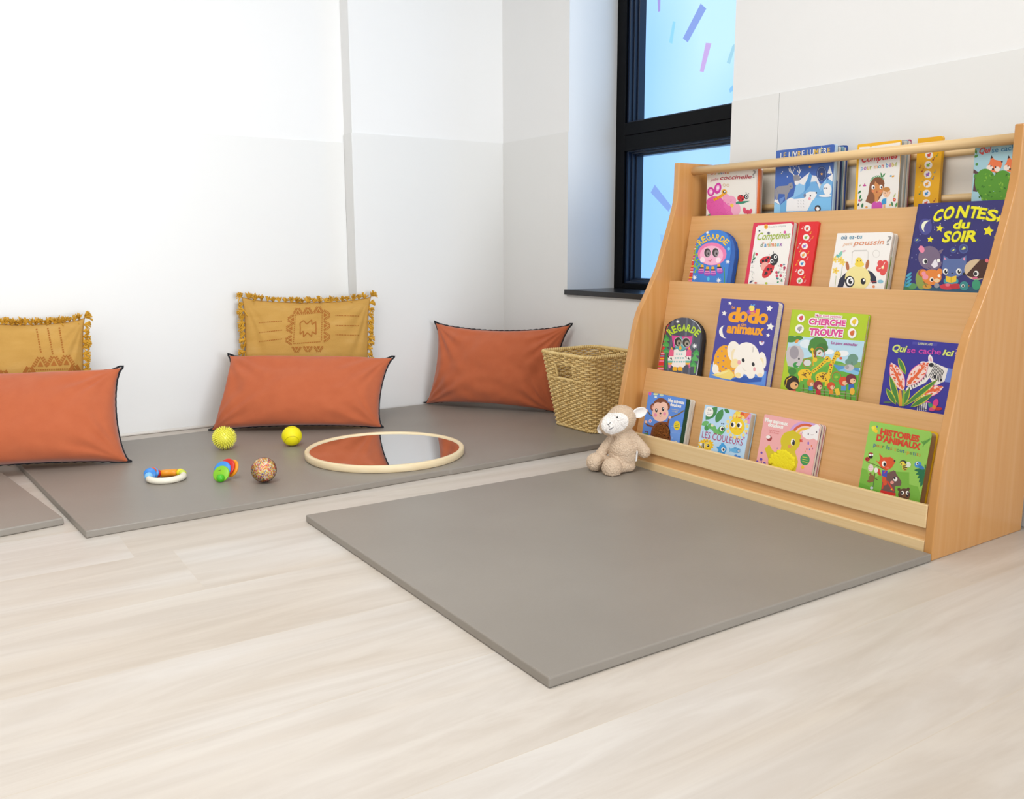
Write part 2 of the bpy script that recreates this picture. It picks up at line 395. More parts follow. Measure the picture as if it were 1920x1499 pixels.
# ================================================================== BOOKS
TXT = {}; TXW = {}
def text_mesh(s, bold):
    key = (s, bold)
    if key in TXT: return TXT[key]
    cu = bpy.data.curves.new('t', 'FONT'); cu.body = s; cu.size = 1; cu.resolution_u = 3; cu.offset = bold
    cu.fill_mode = 'FRONT'
    o = bpy.data.objects.new('t', cu); C.objects.link(o)
    me = realize(o)
    V = [tuple(v.co[:2]) for v in me.vertices]; Fc = [tuple(p.vertices) for p in me.polygons]
    bpy.data.objects.remove(o); bpy.data.curves.remove(cu); bpy.data.meshes.remove(me)
    x0 = min(v[0] for v in V); x1 = max(v[0] for v in V); TXW[key] = x1-x0
    TXT[key] = ([((v[0]-x0)/max(x1-x0, 1e-6), v[1]/.70) for v in V], Fc); return TXT[key]
def clip(poly, out):
    n = len(out); res = poly
    for i in range(n):
        a, b = out[i], out[(i+1) % n]; ex, ey = b[0]-a[0], b[1]-a[1]
        f = lambda p: ex*(p[1]-a[1])-ey*(p[0]-a[0])
        new = []
        for j in range(len(res)):
            p, q = res[j], res[(j+1) % len(res)]; fp, fq = f(p), f(q)
            if fp >= 0: new.append(p)
            if fp*fq < 0:
                t = fp/(fp-fq); new.append((p[0]+(q[0]-p[0])*t, p[1]+(q[1]-p[1])*t))
        res = new
        if len(res) < 3: return []
    return res
def rrect(w, h, r, left=.0):
    """ccw outline; r = radius of the right corners, left = radius of the left ones"""
    o = []
    for cx, cy, a0, rr in ((w-r, r, -90, r), (w-r, h-r, 0, r), (left, h-left, 90, left), (left, left, 180, left)):
        if rr < 1e-5: o.append((cx, cy)); continue
        for k in range(6):
            a = math.radians(a0+90*k/5); o.append((cx+rr*math.cos(a), cy+rr*math.sin(a)))
    return o
class Book:
    """A picture book standing in tier `row`. tl/tr: photo px of the top corners of the cover; crop: px frame of the drawing notes."""
    def __init__(s, name, label, row, T, k, tl, tr, crop, bg, xfront=None, radius=.006, lradius=0, outline=None, group='picture books on the display', y_shift=0):
        s.crop = crop; s.T = T
        if xfront is None:
            # find the height of the top, then touch the tier panel there
            zt = .5*(BOARDS[row-1][1]+BOARDS[row-1][3])
            for _ in range(6):
                xf = boardx(row-1, zt)-T-.0012; s.set_plane(xf, zt, k); zt = s.local(*tl).z
        else: s.set_plane(xfront, .95, k)
        L, R_ = s.local(*tl), s.local(*tr)
        zt = (L.z+R_.z)/2
        # cover frame: u to the right (-y), v up the cover, w out of the cover
        V = Vector((s.k, 0, 1)).normalized(); U = Vector((0, -1, 0)); Wv = U.cross(V)
        zb = PF[row]+.0012+max(0, T*k)
        s.O = Vector((s.xat(zb), L.y, zb)); s.w = L.y-R_.y; s.h = (zt-zb)*math.sqrt(1+s.k**2)
        s.U, s.V, s.Wv = U, V, Wv
        m = Matrix.Identity(4)
        for i in range(3): m[i][0], m[i][1], m[i][2], m[i][3] = U[i], V[i], Wv[i], s.O[i]
        s.m = BM @ m
        s.root = thing(name, label, 'book', mtx=s.m, group=group)
        s.outline = outline and [(a, max(0, b)) for a, b in (s.uv(*p) for p in outline)] or rrect(s.w, s.h, radius, lradius)
        if outline:
            a = sum(s.outline[i][0]*s.outline[(i+1) % len(s.outline)][1]-s.outline[(i+1) % len(s.outline)][0]*s.outline[i][1] for i in range(len(s.outline)))
            if a < 0: s.outline.reverse()
        s.bm = bmesh.new(); s.mats = []; s.n = 0; s.ct = .0018
        s.slab(s.bm, s.outline, -s.ct, 0, s.mi(bg))
        s.upx = Vector((0, -1))
        a = s.O+U*s.w*.5+V*s.h*.3; b2 = a+V*.05
        pa, pb = to_px(BM @ a), to_px(BM @ b2); d = Vector((pb[0]-pa[0], pb[1]-pa[1])); s.upx = d.normalized()
    def set_plane(s, x, z, k): s.px, s.pz, s.k = x, z, k
    def xat(s, z): return s.px+s.k*(z-s.pz)
    def local(s, x, y):
        d = BMI.to_3x3() @ ray(x, y); o = BMI @ EYE; n = Vector((1, 0, -s.k))
        t = (s.px-s.k*s.pz-n.dot(o))/n.dot(d); return o+d*t
    def uv(s, x, y):
        p = s.local(x, y)-s.O; return (p.dot(s.U), p.dot(s.V))
    def c2(s, x, y): return s.uv(s.crop[0]+x/s.crop[2], s.crop[1]+y/s.crop[2])
    def mi(s, h):
        m = mat(h, .38)
        if m not in s.mats: s.mats.append(m)
        return s.mats.index(m)
    def slab(s, bm, out, w0, w1, mi):
        add_prism(bm, [Vector((x, y, 0)) for x, y in out], (0, 0, w0), (0, 0, w1), mi)
    def flat(s, pts, h):
        s.n += 1; z = s.n*5e-6; p = clip(pts, s.outline)
        if len(p) < 3:
            return
        a = sum(p[i][0]*p[(i+1) % len(p)][1]-p[(i+1) % len(p)][0]*p[i][1] for i in range(len(p)))
        if a < 0: p = p[::-1]
        q = [p[0]]
        for v in p[1:]:
            if abs(v[0]-q[-1][0])+abs(v[1]-q[-1][1]) > 1e-6: q.append(v)
        if len(q) < 3: return
        try: s.bm.faces.new([s.bm.verts.new((x, y, z)) for x, y in q]).material_index = s.mi(h)
        except ValueError: pass
    def p(s, pts, h): s.flat([s.c2(*q) for q in pts], h); return s
    def e(s, cx, cy, rx, ry, h, rot=0, n=20):
        c, sn = math.cos(rot), math.sin(rot)
        return s.p([(cx+rx*math.cos(2*PI*i/n)*c-ry*math.sin(2*PI*i/n)*sn, cy+rx*math.cos(2*PI*i/n)*sn+ry*math.sin(2*PI*i/n)*c) for i in range(n)], h)
    def l(s, pts, w, h):
        L_, R_ = [], []
        for i, q in enumerate(pts):
            a, b2 = pts[max(i-1, 0)], pts[min(i+1, len(pts)-1)]
            d = Vector((b2[0]-a[0], b2[1]-a[1])); d = d.normalized() if d.length else Vector((1, 0)); nn = Vector((-d.y, d.x))*w/2
            L_.append((q[0]+nn.x, q[1]+nn.y)); R_.append((q[0]-nn.x, q[1]-nn.y))
        for i in range(len(pts)-1): s.p([L_[i], L_[i+1], R_[i+1], R_[i]], h)
        return s
    def s(s_, cx, cy, r, h, n=5, inner=.45, rot=-PI/2): 
        return s_.p([(cx+(r if i % 2 == 0 else r*inner)*math.cos(rot+PI*i/n), cy+(r if i % 2 == 0 else r*inner)*math.sin(rot+PI*i/n)) for i in range(2*n)], h)
    def leaf(s, x0, y0, x1, y1, w, h, n=7):
        d = Vector((x1-x0, y1-y0)); nn = Vector((-d.y, d.x)).normalized(); A, B_ = [], []
        for i in range(n+1):
            t = i/n; ww = w*math.sin(PI*t)**.8 if 0 < t < 1 else 0
            q = Vector((x0, y0))+d*t; A.append(tuple(q+nn*ww)); B_.append(tuple(q-nn*ww))
        return s.p(A+B_[::-1][1:-1], h)
    def ring(s, cx, cy, rx, ry, w, h):
        return s.l([(cx+rx*math.cos(2*PI*i/18), cy+ry*math.sin(2*PI*i/18)) for i in range(19)], w, h)
    def moon(s, cx, cy, rx, ry, h, rot=0, thick=.55):
        pts = []; c, sn = math.cos(rot), math.sin(rot)
        for i in range(13):
            a = PI/2+PI*i/12; pts.append((rx*math.cos(a), ry*math.sin(a)))
        for i in range(11, 0, -1):
            a = PI/2+PI*i/12; pts.append((rx*(1-thick)*math.cos(a), ry*math.sin(a)))
        return s.p([(cx+x*c-y*sn, cy+x*sn+y*c) for x, y in pts], h)
    def t(s, st, x0, y0, x1, y1, hh, h, bold=.0, slant=0, upv=None):
        V, Fc = text_mesh(st, bold); s.n += 1; z = s.n*5e-6; u = upv or s.upx; mi = s.mi(h)
        bx, by = x1-x0, y1-y0; L = math.hypot(bx, by)
        vs = []
        for x, y in V:
            q = s.c2(x0+bx*x+u.x*hh*y+bx/L*slant*hh*y, y0+by*x+u.y*hh*y+by/L*slant*hh*y); vs.append(s.bm.verts.new((q[0], q[1], z)))
        for f in Fc:
            a = [vs[i] for i in f]
            try:
                fc = s.bm.faces.new(a); fc.material_index = mi; fc.normal_update()
                if fc.normal.z < 0: fc.normal_flip()
            except ValueError: pass
        return s
    def tc(s, st, x0, y0, x1, y1, hh, cols, bold=.0, slant=0, gap=.10):
        for c in st:
            if c != ' ': text_mesh(c, bold)
        wd = [.30 if c == ' ' else TXW[(c, bold)]+gap for c in st]; tot = sum(wd)-gap; acc = 0; k = 0
        for c, w in zip(st, wd):
            a, b2 = acc/tot, (acc+w-gap)/tot; acc += w
            if c == ' ': continue
            s.t(c, x0+(x1-x0)*a, y0+(y1-y0)*a, x0+(x1-x0)*b2, y0+(y1-y0)*b2, hh, cols[k % len(cols)], bold, slant); k += 1
        return s
    def arc(s, st, cx, cy, R_, a0, a1, hh, w, h, bold):
        for i, c in enumerate(st):
            a = math.radians(a0+(a1-a0)*i/(len(st)-1)); bx, by = cx+R_*math.sin(a), cy-R_*math.cos(a)
            dx, dy = math.cos(a)*w/2, math.sin(a)*w/2
            s.t(c, bx-dx, by-dy, bx+dx, by+dy, hh, h, bold, upv=Vector((math.sin(a), -math.cos(a))))
        return s
    def face(s, x, y, r, dx, eye=.28, col='#222222'):
        for k in (-1, 1): s.e(x+k*dx, y, r*eye, r*eye*1.25, '#ffffff').e(x+k*dx+r*.04, y, r*eye*.6, r*eye*.8, col)
        return s
    def finish(s, pages=PAGES, back=None, leaves=None, spine=None, inset=.002, extra=None):
        cov = obj('front_cover', fixn_keep(s.bm), s.mats, s.root)
        out = s.outline; T = s.T; bt = .0018
        cx = sum(p[0] for p in out)/len(out); cy = sum(p[1] for p in out)/len(out)
        def shrink(d): return [(p[0]+(cx-p[0])*d/ max(abs(cx), .01), p[1]+(cy-p[1])*d/max(abs(cy), .01)) for p in out]
        if leaves:
            z = -s.ct
            for th, colr, du, dv in leaves:
                bm = bmesh.new(); s.slab(bm, [(p[0]+du, p[1]+(dv if p[1] > .02 else 0)) for p in out], z-th+.0002, z-.0004, 0); fixn(bm)
                obj('page', bm, colr if not isinstance(colr, str) else mat(colr, .5), s.root); z -= th
            bot = z
        else:
            bm = bmesh.new(); s.slab(bm, shrink(inset), -T+bt, -s.ct, 0); fixn(bm); obj('pages', bm, pages, s.root); bot = -T+bt
        bm = bmesh.new(); s.slab(bm, out, bot-bt, bot, 0); fixn(bm); obj('back_cover', bm, mat(back or '#dddddd', .4), s.root)
        if spine:
            bm = bmesh.new(); add_box(bm, -.0015, .0004, 0, s.h, bot-bt, 0); obj('spine', bm, mat(spine, .4), s.root)
        return s
def fixn_keep(bm): return bm
K1 = (1280, 290, 5.7667); K3 = (1540, 240, 4.6842); K4 = (1210, 540, 6.6207); K5 = (1450, 560, 5.0526)
K6 = (1420, 220, 7.495); K7 = (1590, 230, 7.495); K8 = (1190, 720, 5.1892); K9 = (1560, 760, 4.8361)
R1X = .3275
RB = ['#d8503c', '#e8a030', '#7fae3a', '#3a8fd0', '#9a5fc0']
WH, BK = '#f8f5f0', '#23232b'
# ---- top tier
b = Book('picture_book', 'white picture book with pink flower and ladybird, left end of top tier', 1, .034, -.01, (1326, 319), (1419, 318.5), K1, '#efebe4', R1X, .006)
b.e(350, 520, 95, 70, '#e45cae').e(420, 590, 120, 85, '#e45cae').e(310, 600, 55, 90, '#e45cae').e(480, 545, 40, 50, '#ea68b4').e(530, 620, 60, 45, '#ea68b4')
b.e(520, 500, 60, 55, '#f2a4c6').e(575, 590, 52, 70, '#f4b0ce').e(470, 470, 40, 45, '#f2a4c6').e(533, 550, 20, 20, '#f5c94a')
for i in range(70): b.e(rnd.uniform(280, 530), rnd.uniform(480, 650), 3.5, 3, '#d24a9c', n=6)
b.e(305, 402, 38, 50, '#d43aa8').e(305, 402, 22, 30, '#f3b2e0').e(307, 402, 12, 16, '#fbe8f6').e(380, 365, 38, 62, '#d43aa8', .25).e(380, 362, 20, 34, '#f3b2e0', .25).e(382, 360, 12, 18, '#fbe8f6', .25)
b.l([(335, 492), (400, 460), (440, 430)], 30, '#f2a222')
for q in ((350, 485), (375, 472), (400, 460)): b.l([(q[0]-5, q[1]-15), (q[0]+6, q[1]+14)], 6, '#e07a1a')
b.e(450, 405, 30, 30, '#f3b22c').e(452, 404, 16, 18, BK).e(456, 400, 7, 8, '#ffffff').ring(450, 330, 14, 14, 4, '#d8b070').ring(490, 332, 14, 14, 4, '#d8b070')
b.p([(575, 520), (600, 505), (728, 500), (660, 530), (578, 536)], '#2f8f72').e(630, 472, 38, 37, '#d6222c')
for q in ((610, 450), (640, 446), (612, 490), (648, 484), (630, 470)): b.e(q[0], q[1], 8, 8, BK)
b.e(690, 455, 24, 27, BK).e(692, 455, 14, 15, '#ffffff').e(694, 457, 8, 9, BK).l([(690, 430), (686, 405)], 4, BK).l([(705, 432), (718, 418)], 4, BK)
b.e(672, 605, 18, 36, '#e0486e', -.2).e(735, 615, 16, 30, '#e0486e', .3).e(705, 620, 20, 25, '#d83a60').p([(258, 570), (300, 655), (258, 660)], '#f2ede6').p([(262, 655), (300, 640), (300, 665)], '#3a9a6a')
b.tc('où es-tu', 305, 218, 500, 210, 34, RB, .01).t('jolie', 303, 290, 386, 276, 30, '#d0607c', 0, .3).t('coccinelle', 402, 272, 742, 258, 44, '#b3283a', .012, .3).t('?', 755, 250, 792, 250, 80, '#a09c98')
b.finish(leaves=[(.004, '#f0ece6', .0, 0), (.006, '#e8743a', .006, -.001), (.005, '#e9a58c', .006, -.004), (.005, '#e0907a', .004, -.006), (.006, '#e8e0d6', .002, -.003)], back='#efe6dc')
b = Book('picture_book', 'thick blue picture book with a white bear and icy mountains, on the top tier', 1, .056, -.01, (1455.5, 283), (1564.5, 270), K6, '#3c63b4', R1X, .005, .003)
for i in range(26): b.e(rnd.uniform(260, 1050), rnd.uniform(650, 950), 7, 8, rnd.choice(['#f2f2f6', '#e8dcae', '#f2f2f6']), n=8)
b.p([(500, 1140), (540, 960), (735, 770), (880, 1000), (1000, 870), (1080, 830), (1050, 1310), (400, 1330)], '#72b0e4').p([(735, 770), (760, 920), (640, 1060), (500, 1140), (545, 950)], '#8ec4ee').p([(735, 772), (765, 830), (740, 960), (660, 1060), (680, 920)], '#4f94d4')
b.p([(735, 772), (700, 880), (655, 955), (590, 930), (560, 955), (600, 880)], '#ecebee').p([(770, 815), (830, 825), (890, 960), (880, 1020), (830, 900), (750, 910)], '#e6e8ee').p([(1000, 840), (1075, 780), (1062, 910), (985, 850)], '#eeeef0').p([(890, 960), (985, 850), (950, 960), (885, 1050)], '#8ec4ee')
b.p([(790, 1130), (1045, 1130), (1037, 1310), (700, 1320)], '#7ec2f2').p([(232, 1190), (320, 1235), (410, 1160), (500, 1110), (500, 1330), (225, 1345)], '#92ccf2').p([(320, 1235), (410, 1165), (410, 1330), (320, 1340)], '#6aaee0').p([(235, 1185), (275, 1125), (320, 1232)], '#f0f0f2').p([(310, 1150), (390, 1110), (355, 1190), (320, 1225)], '#6a90d0')
b.p([(250, 1010), (300, 970), (420, 960), (455, 925), (490, 915), (505, 990), (470, 1010), (430, 1080), (412, 1165), (393, 1165), (385, 1080), (300, 1075), (282, 1165), (262, 1165), (248, 1085)], '#94929a').l([(270, 985), (285, 1070)], 3, '#7c7a84').l([(345, 972), (350, 1070)], 3, '#7c7a84').e(470, 970, 5, 5, BK)
b.p([(500, 810), (590, 810), (605, 870), (560, 950), (520, 930)], '#8c8a94').p([(525, 895), (600, 890), (560, 955), (528, 945)], '#f0eef0')
for P_ in ([(520, 815), (480, 780), (455, 690)], [(575, 815), (600, 770), (582, 690)], [(480, 780), (450, 755), (445, 720)], [(492, 785), (515, 735)], [(592, 790), (560, 745)], [(600, 770), (615, 730)]): b.l(P_, 11, '#f2f0ee')
b.e(905, 795, 74, 108, '#2b437c').ring(905, 795, 62, 92, 5, '#8ea2cc').s(905, 797, 22, '#e8a83a').s(740, 697, 27, '#e6b044').p([(1020, 676), (1052, 785), (985, 790)], '#eef0f2').l([(1019, 780), (1019, 800)], 10, '#eef0f2')
b.e(985, 1015, 58, 85, '#f2f2f4').e(955, 1105, 90, 18, '#f2f2f4').e(960, 998, 28, 12, '#c8c8d0').e(950, 998, 5, 7, BK).e(975, 998, 5, 7, BK)
b.p([(405, 1320), (415, 1160), (470, 1130), (520, 1150), (660, 1135), (690, 1062), (740, 1045), (825, 1048), (838, 1085), (800, 1150), (765, 1185), (735, 1250), (700, 1320)], '#f2f2f4').e(668, 1100, 18, 27, '#7c88a8').e(748, 1105, 10, 13, BK).e(736, 1145, 18, 22, '#f0a2ac').e(830, 1062, 10, 12, BK)
for i in range(9): b.l([(570+i % 3*38, 1165+i//3*40), (580+i % 3*38, 1185+i//3*40)], 4, '#9a9aa4')
b.e(850, 1285, 44, 50, '#33343c').e(848, 1288, 26, 26, '#ffffff').p([(808, 1280), (832, 1268), (832, 1296)], '#e07038')
b.tc('LE LIVRE LUMIÈRE', 325, 580, 1022, 500, 78, [WH, '#e8c050', WH, '#d8d4a0'], .012)
b.finish(back='#2f57a8', leaves=[(.010, '#b9cfe0', .004, .0), (.003, '#1d2f6e', .006, -.10), (.008, '#d8d4cc', .006, -.006), (.004, '#1a2a5c', .010, -.03), (.007, '#7fa4b8', .010, -.006), (.006, '#d6d2c8', .012, -.008), (.004, '#274a9a', .014, -.002), (.006, '#cfcac0', .012, -.004)])
b = Book('picture_book', 'yellow bordered sound book with brown haired girl and baby, top tier', 1, .056, -.01, (1608, 272), (1690.5, 261), K7, '#efb71c', R1X, .004, .003, group='sound books')
b.p([(160, 345), (300, 335), (320, 345), (345, 330), (735, 275), (722, 1230), (125, 1260)], '#f0ede8')
b.p([(305, 860), (330, 800), (400, 745), (470, 750), (510, 830), (510, 900), (480, 1010), (430, 1090), (330, 1145), (245, 1110), (285, 1000)], '#8a5638').p([(345, 850), (400, 820), (500, 870), (500, 960), (430, 1050), (425, 1110), (375, 1110), (375, 1030), (330, 950)], '#d48e52').p([(380, 780), (450, 770), (515, 850), (505, 905), (430, 870), (370, 815)], '#84502f').p([(330, 850), (390, 800), (360, 900)], '#8a5638')
for i in range(9):
    a = math.radians(200+i*15); b.e(420+100*math.cos(a), 850+95*math.sin(a), 14, 14, '#4f9a62').e(420+100*math.cos(a), 850+95*math.sin(a), 6, 6, WH)
b.leaf(480, 770, 460, 700, 10, '#3a8a4a').leaf(480, 770, 525, 710, 10, '#3a8a4a').e(355, 908, 24, 32, '#ffffff').e(465, 905, 22, 30, '#ffffff').e(362, 912, 11, 17, BK).e(472, 910, 11, 17, BK).e(352, 965, 20, 16, '#e88a5a').e(455, 965, 20, 16, '#e88a5a').e(405, 975, 12, 7, '#a03a30').e(405, 950, 6, 5, '#b87038')
b.p([(330, 1210), (335, 1140), (380, 1105), (400, 1125), (445, 1105), (485, 1140), (485, 1210)], '#cf52b2').e(540, 990, 52, 62, '#f3c8a6').e(545, 940, 48, 34, '#c68a48').e(520, 990, 6, 9, BK).e(558, 985, 6, 9, BK).e(588, 985, 10, 16, '#eab48e').l([(530, 1018), (545, 1022)], 4, '#b05040').p([(468, 1115), (490, 1072), (540, 1062), (538, 1140), (482, 1155)], '#3c9ad6').p([(495, 1150), (525, 1142), (525, 1210), (495, 1210)], '#e8b088')
for x0, y0, x1, y1, w, c in ((140, 1000, 185, 955, 14, '#2f7a4a'), (160, 1080, 185, 1010, 14, '#3a8a4e'), (175, 1110, 200, 1070, 12, '#3a8a4e'), (195, 1200, 210, 1130, 15, '#2f7a4a'), (140, 1180, 150, 1130, 9, '#222f3a'), (630, 1180, 610, 1110, 16, '#5a8a62'), (590, 1180, 595, 1140, 9, '#d8a040'), (670, 1190, 690, 1120, 14, '#5a9a52'), (640, 1060, 670, 990, 9, '#b8c47a'), (160, 900, 180, 870, 8, '#8aa84a')): b.leaf(x0, y0, x1, y1, w, c)
b.e(160, 1095, 16, 18, '#d0508a').e(652, 1085, 22, 24, '#d8455a').e(652, 1085, 9, 9, '#f5d060').e(225, 885, 16, 12, '#c84a9a').e(235, 870, 8, 14, '#c84a9a').e(245, 885, 12, 10, '#c84a9a').e(260, 1190, 18, 14, '#e8a050').leaf(590, 760, 615, 740, 12, '#5aa0c0').leaf(615, 765, 655, 745, 12, '#e8a83a')
b.t('Comptines', 182, 563, 690, 500, 100, '#d6303a', .02, .2).tc('pour mon bébé', 180, 672, 690, 612, 62, ['#4a9ad8', '#b85ab0', '#d8b83a', '#a8b84a', '#e8a050', '#5aaec0', '#d8503c'], .015)
b.finish(back='#e8b01a', leaves=[(.012, '#9aa0a0', .0, -.004), (.008, '#c9c6be', .004, -.002), (.004, '#8aa8b8', .004, 0), (.008, '#d8d2c8', .006, -.002), (.003, '#a03060', .006, .002)])
sb = b
# sound panel beside the leaves of the yellow book (belongs to that book)
def sound_panel(bk, tl, tr, depth, colr, crop, buttons, notes, T, wire='#e8dcd0'):
    sv = (bk.px, bk.outline, bk.bm, bk.mats, bk.n, bk.O, bk.crop)
    bk.px = bk.px+depth
    off = depth
    l_ = bk.local(*tl); r_ = bk.local(*tr)
    bk.O = Vector((bk.xat(bk.O.z), sv[5].y, bk.O.z)); hh = (l_.z-bk.O.z)*math.sqrt(1+bk.k**2)
    u0, u1 = (l_-bk.O).dot(bk.U), (r_-bk.O).dot(bk.U)
    bk.outline = [(u0, 0), (u1, 0), (u1, hh-.004), (u1-.004, hh), (u0, hh)]
    bk.bm = bmesh.new(); bk.mats = []; bk.n = 0; bk.crop = crop
    bk.slab(bk.bm, bk.outline, -T, 0, bk.mi(colr))
    for i, (x, y, r) in enumerate(buttons):
        bk.e(x, y, r, r, '#f4ece6'); h = RB[(i*2) % 5] if wire else '#8a5a3a'
        bk.e(x-r*.1, y+r*.1, r*.45, r*.35, h, .6).e(x+r*.25, y-r*.3, r*.22, r*.22, h).l([(x-r*.3, y+r*.3), (x-r*.4, y+r*.65)], r*.14, BK)
    for x, y, c in notes:
        q = .55*buttons[0][2]; bk.e(x, y, q*.42, q*.32, c, -.4).l([(x+q*.35, y), (x+q*.5, y-q*1.3), (x+q*1.0, y-q*1.0)], q*.22, c)
    o = obj('sound_panel', bk.bm, bk.mats, bk.root)
    dO = bk.O-sv[5]; o.location = Vector((dO.dot(bk.U), dO.dot(bk.V), dO.dot(bk.Wv)))
    bk.px, bk.outline, bk.bm, bk.mats, bk.n, bk.O, bk.crop = sv
sound_panel(sb, (1721, 260), (1767.5, 256.5), .037, '#edb012', K7, [(1140, 455, 55), (1130, 595, 55), (1120, 727, 53), (1112, 862, 53), (1105, 995, 52), (1098, 1130, 52)],
            [(1205, 400, '#8a3a2a'), (1195, 525, '#8a3a2a'), (1245, 470, '#8a9a4a'), (1005, 635, '#a8401a'), (1040, 685, '#a8401a'), (1215, 700, '#8a9a8a'), (1190, 790, '#6a7a8a'), (1045, 830, '#b8a04a'), (1000, 905, '#e8d060'), (1005, 1005, '#4a7a5a'), (1210, 1105, '#a8502a')], .011)
b = Book('picture_book', 'pale blue picture book with two foxes behind a green bush, right of top tier', 1, .016, -.01, (1829, 271), (1906, 266), K3, '#a6cfdc', R1X, .003)
b.l([(1330, 380), (1370, 400), (1350, 560)], 40, '#5a3a40')
for x0, y0, x1, y1 in ((1345, 180, 1365, 230), (1355, 330, 1375, 310), (1340, 440, 1365, 400), (1345, 260, 1375, 235)): b.leaf(x0, y0, x1, y1, 12, '#4f8f3a')
for dx in (0, 150):
    b.p([(1455+dx, 340), (1478+dx, 300), (1495+dx, 240), (1520+dx, 278), (1560+dx, 288), (1596+dx, 290), (1578+dx, 350), (1545+dx, 400), (1480+dx, 380)], '#ee7c48').p([(1485+dx, 272), (1495+dx, 240), (1508+dx, 262)], BK).p([(1575+dx, 291), (1596+dx, 290), (1587+dx, 312)], BK).e(1478+dx, 350, 28, 24, '#f6e8dc').e(1545+dx, 362, 25, 22, '#f6e8dc').e(1490+dx, 335, 6, 8, BK).e(1530+dx, 345, 6, 8, BK).e(1508+dx, 362, 10, 8, BK)
b.e(1440, 480, 92, 122, '#599a2c').e(1595, 490, 95, 118, '#599a2c').e(1700, 500, 60, 110, '#599a2c').p([(1375, 560), (1690, 560), (1680, 650), (1420, 650)], '#599a2c')
for i in range(46):
    x, y = rnd.uniform(1365, 1690), rnd.uniform(390, 630); a = rnd.uniform(0, PI); r = rnd.uniform(18, 30)
    b.leaf(x, y, x+r*math.cos(a), y+r*math.sin(a), 6, rnd.choice(['#86bc3c', '#79b034', '#3f7a22', '#35701e']))
b.t('Qui', 1380, 228, 1480, 215, 52, '#d6423a', .03, .25).t('se cache', 1497, 218, 1735, 188, 48, '#3c84b2', .012).finish(back='#a6cfdc')
# ---- second tier
OCT = [(1290.4, 527.5), (1305, 452), (1313, 443), (1325, 434.5), (1337, 431), (1349, 431.5), (1360, 435.5), (1369, 443), (1375, 454), (1378, 468), (1377.5, 482), (1369.5, 530), (1362, 580), (1281, 580)]
b = Book('board_book', 'arched blue board book with a pink smiling face and striped feet, second tier', 2, .018, .2, (1313, 431), (1377, 431), K1, '#2f66ba', outline=OCT)
b.p([(55, 1400), (145, 935), (215, 900), (150, 1400)], '#d8343a')
for i in range(14):
    y = 950+i*31; x = 150-(y-940)*.205; b.p([(x-30, y), (x+70, y), (x+66, y+16), (x-34, y+16)], ['#f5c02c', '#f08a9a', '#f5e0d8', '#e04a50'][i % 4])
b.p([(98, 1400), (150, 935), (190, 880), (230, 845), (270, 822), (340, 808), (430, 825), (480, 862), (520, 940), (530, 1030), (520, 1100), (478, 1400), (450, 1800), (60, 1800)], '#3b82d8')
b.l([(490, 850), (528, 940), (532, 1040), (520, 1110), (478, 1390)], 16, '#2b62b8')
for y in (960, 1040, 1110, 1180): b.l([(195, y), (150, y+40), (130, y+100)], 12, '#8ac43c').l([(150, y+40), (110, y+30)], 10, '#8ac43c').l([(150, y+45), (185, y+75)], 10, '#6ab03a')
for x, y, r in ((268, 842, 22), (130, 1330, 30), (390, 1360, 30), (488, 1160, 28), (440, 1250, 0)): b.s(x, y, r+.1, '#f4f6f8', 8, .4)
b.e(497, 1020, 16, 18, '#7ac4f0').e(278, 1345, 14, 24, '#5ac8f0').l([(450, 1220), (455, 1400)], 8, '#4aa04a')
b.e(318, 1075, 156, 124, '#ee7fb2').e(312, 1090, 126, 104, '#f8b6d4').e(215, 1138, 28, 30, '#fce4ee').e(385, 1142, 28, 30, '#fce4ee')
for x, y in ((268, 1062), (356, 1060)): b.e(x, y, 38, 52, '#e8d0dc').e(x, y, 34, 48, '#3a2c30').e(x+8, y+6, 24, 36, '#7d7276').ring(x+10, y+10, 16, 24, 4, '#b0a6aa').e(x+12, y+12, 8, 12, '#2a2226')
b.l([(280, 1145), (296, 1155), (318, 1135)], 7, '#c83a56')
for x, y in ((212, 1240), (270, 1262), (328, 1262), (392, 1235)):
    d = (x-300)*.12
    b.p([(x-14, y-50), (x+14, y-50), (x+18, y-20), (x-18, y-20)], '#f2b42c').p([(x-22+d*.4, y-22), (x+20+d*.4, y-22), (x+24+d*.7, y-6), (x-26+d*.7, y-6)], BK).p([(x-26+d*.7, y-6), (x+24+d*.7, y-6), (x+28+d, y+18), (x-30+d, y+18)], '#e98ac4').e(x+d*1.2, y+30, 34, 22, '#9a46b8').p([(x-32+d, y+20), (x+30+d, y+20), (x+26+d, y+28), (x-28+d, y+28)], '#e98ac4')
b.arc('REGARDE', 330, 1100, 176, -43, 43, 66, 46, '#f4c83a', .03).finish(back='#2b62b8', pages=mat('#2a58a8', .5))
b = Book('picture_book', 'red bordered sound book with a ladybird opening its wings, second tier', 2, .021, .166, (1413, 418.5), (1489, 415), K1, '#dc2f52', radius=.005, lradius=.003, group='sound books')
b.p([(795, 790), (815, 768), (1170, 742), (1190, 760), (1185, 800), (1112, 1500), (690, 1500)], '#f5f1ec')
b.e(902, 780, 21, 27, '#f4b428').e(900, 780, 7, 9, '#c06a1a').t('Écoute la comptine', 930, 793, 1117, 778, 22, '#9a9a9a')
b.e(845, 1205, 10, 8, BK).e(900, 1142, 72, 40, '#d6323a', -.35).e(895, 1215, 52, 52, '#f2aca2').e(925, 1255, 95, 46, '#d6323a', -.95)
for x, y, r in ((870, 1150, 14), (905, 1145, 15), (925, 1118, 11), (845, 1180, 9), (925, 1240, 15), (905, 1282, 15), (955, 1235, 10), (890, 1300, 8), (960, 1265, 9)): b.e(x, y, r, r*1.1, BK)
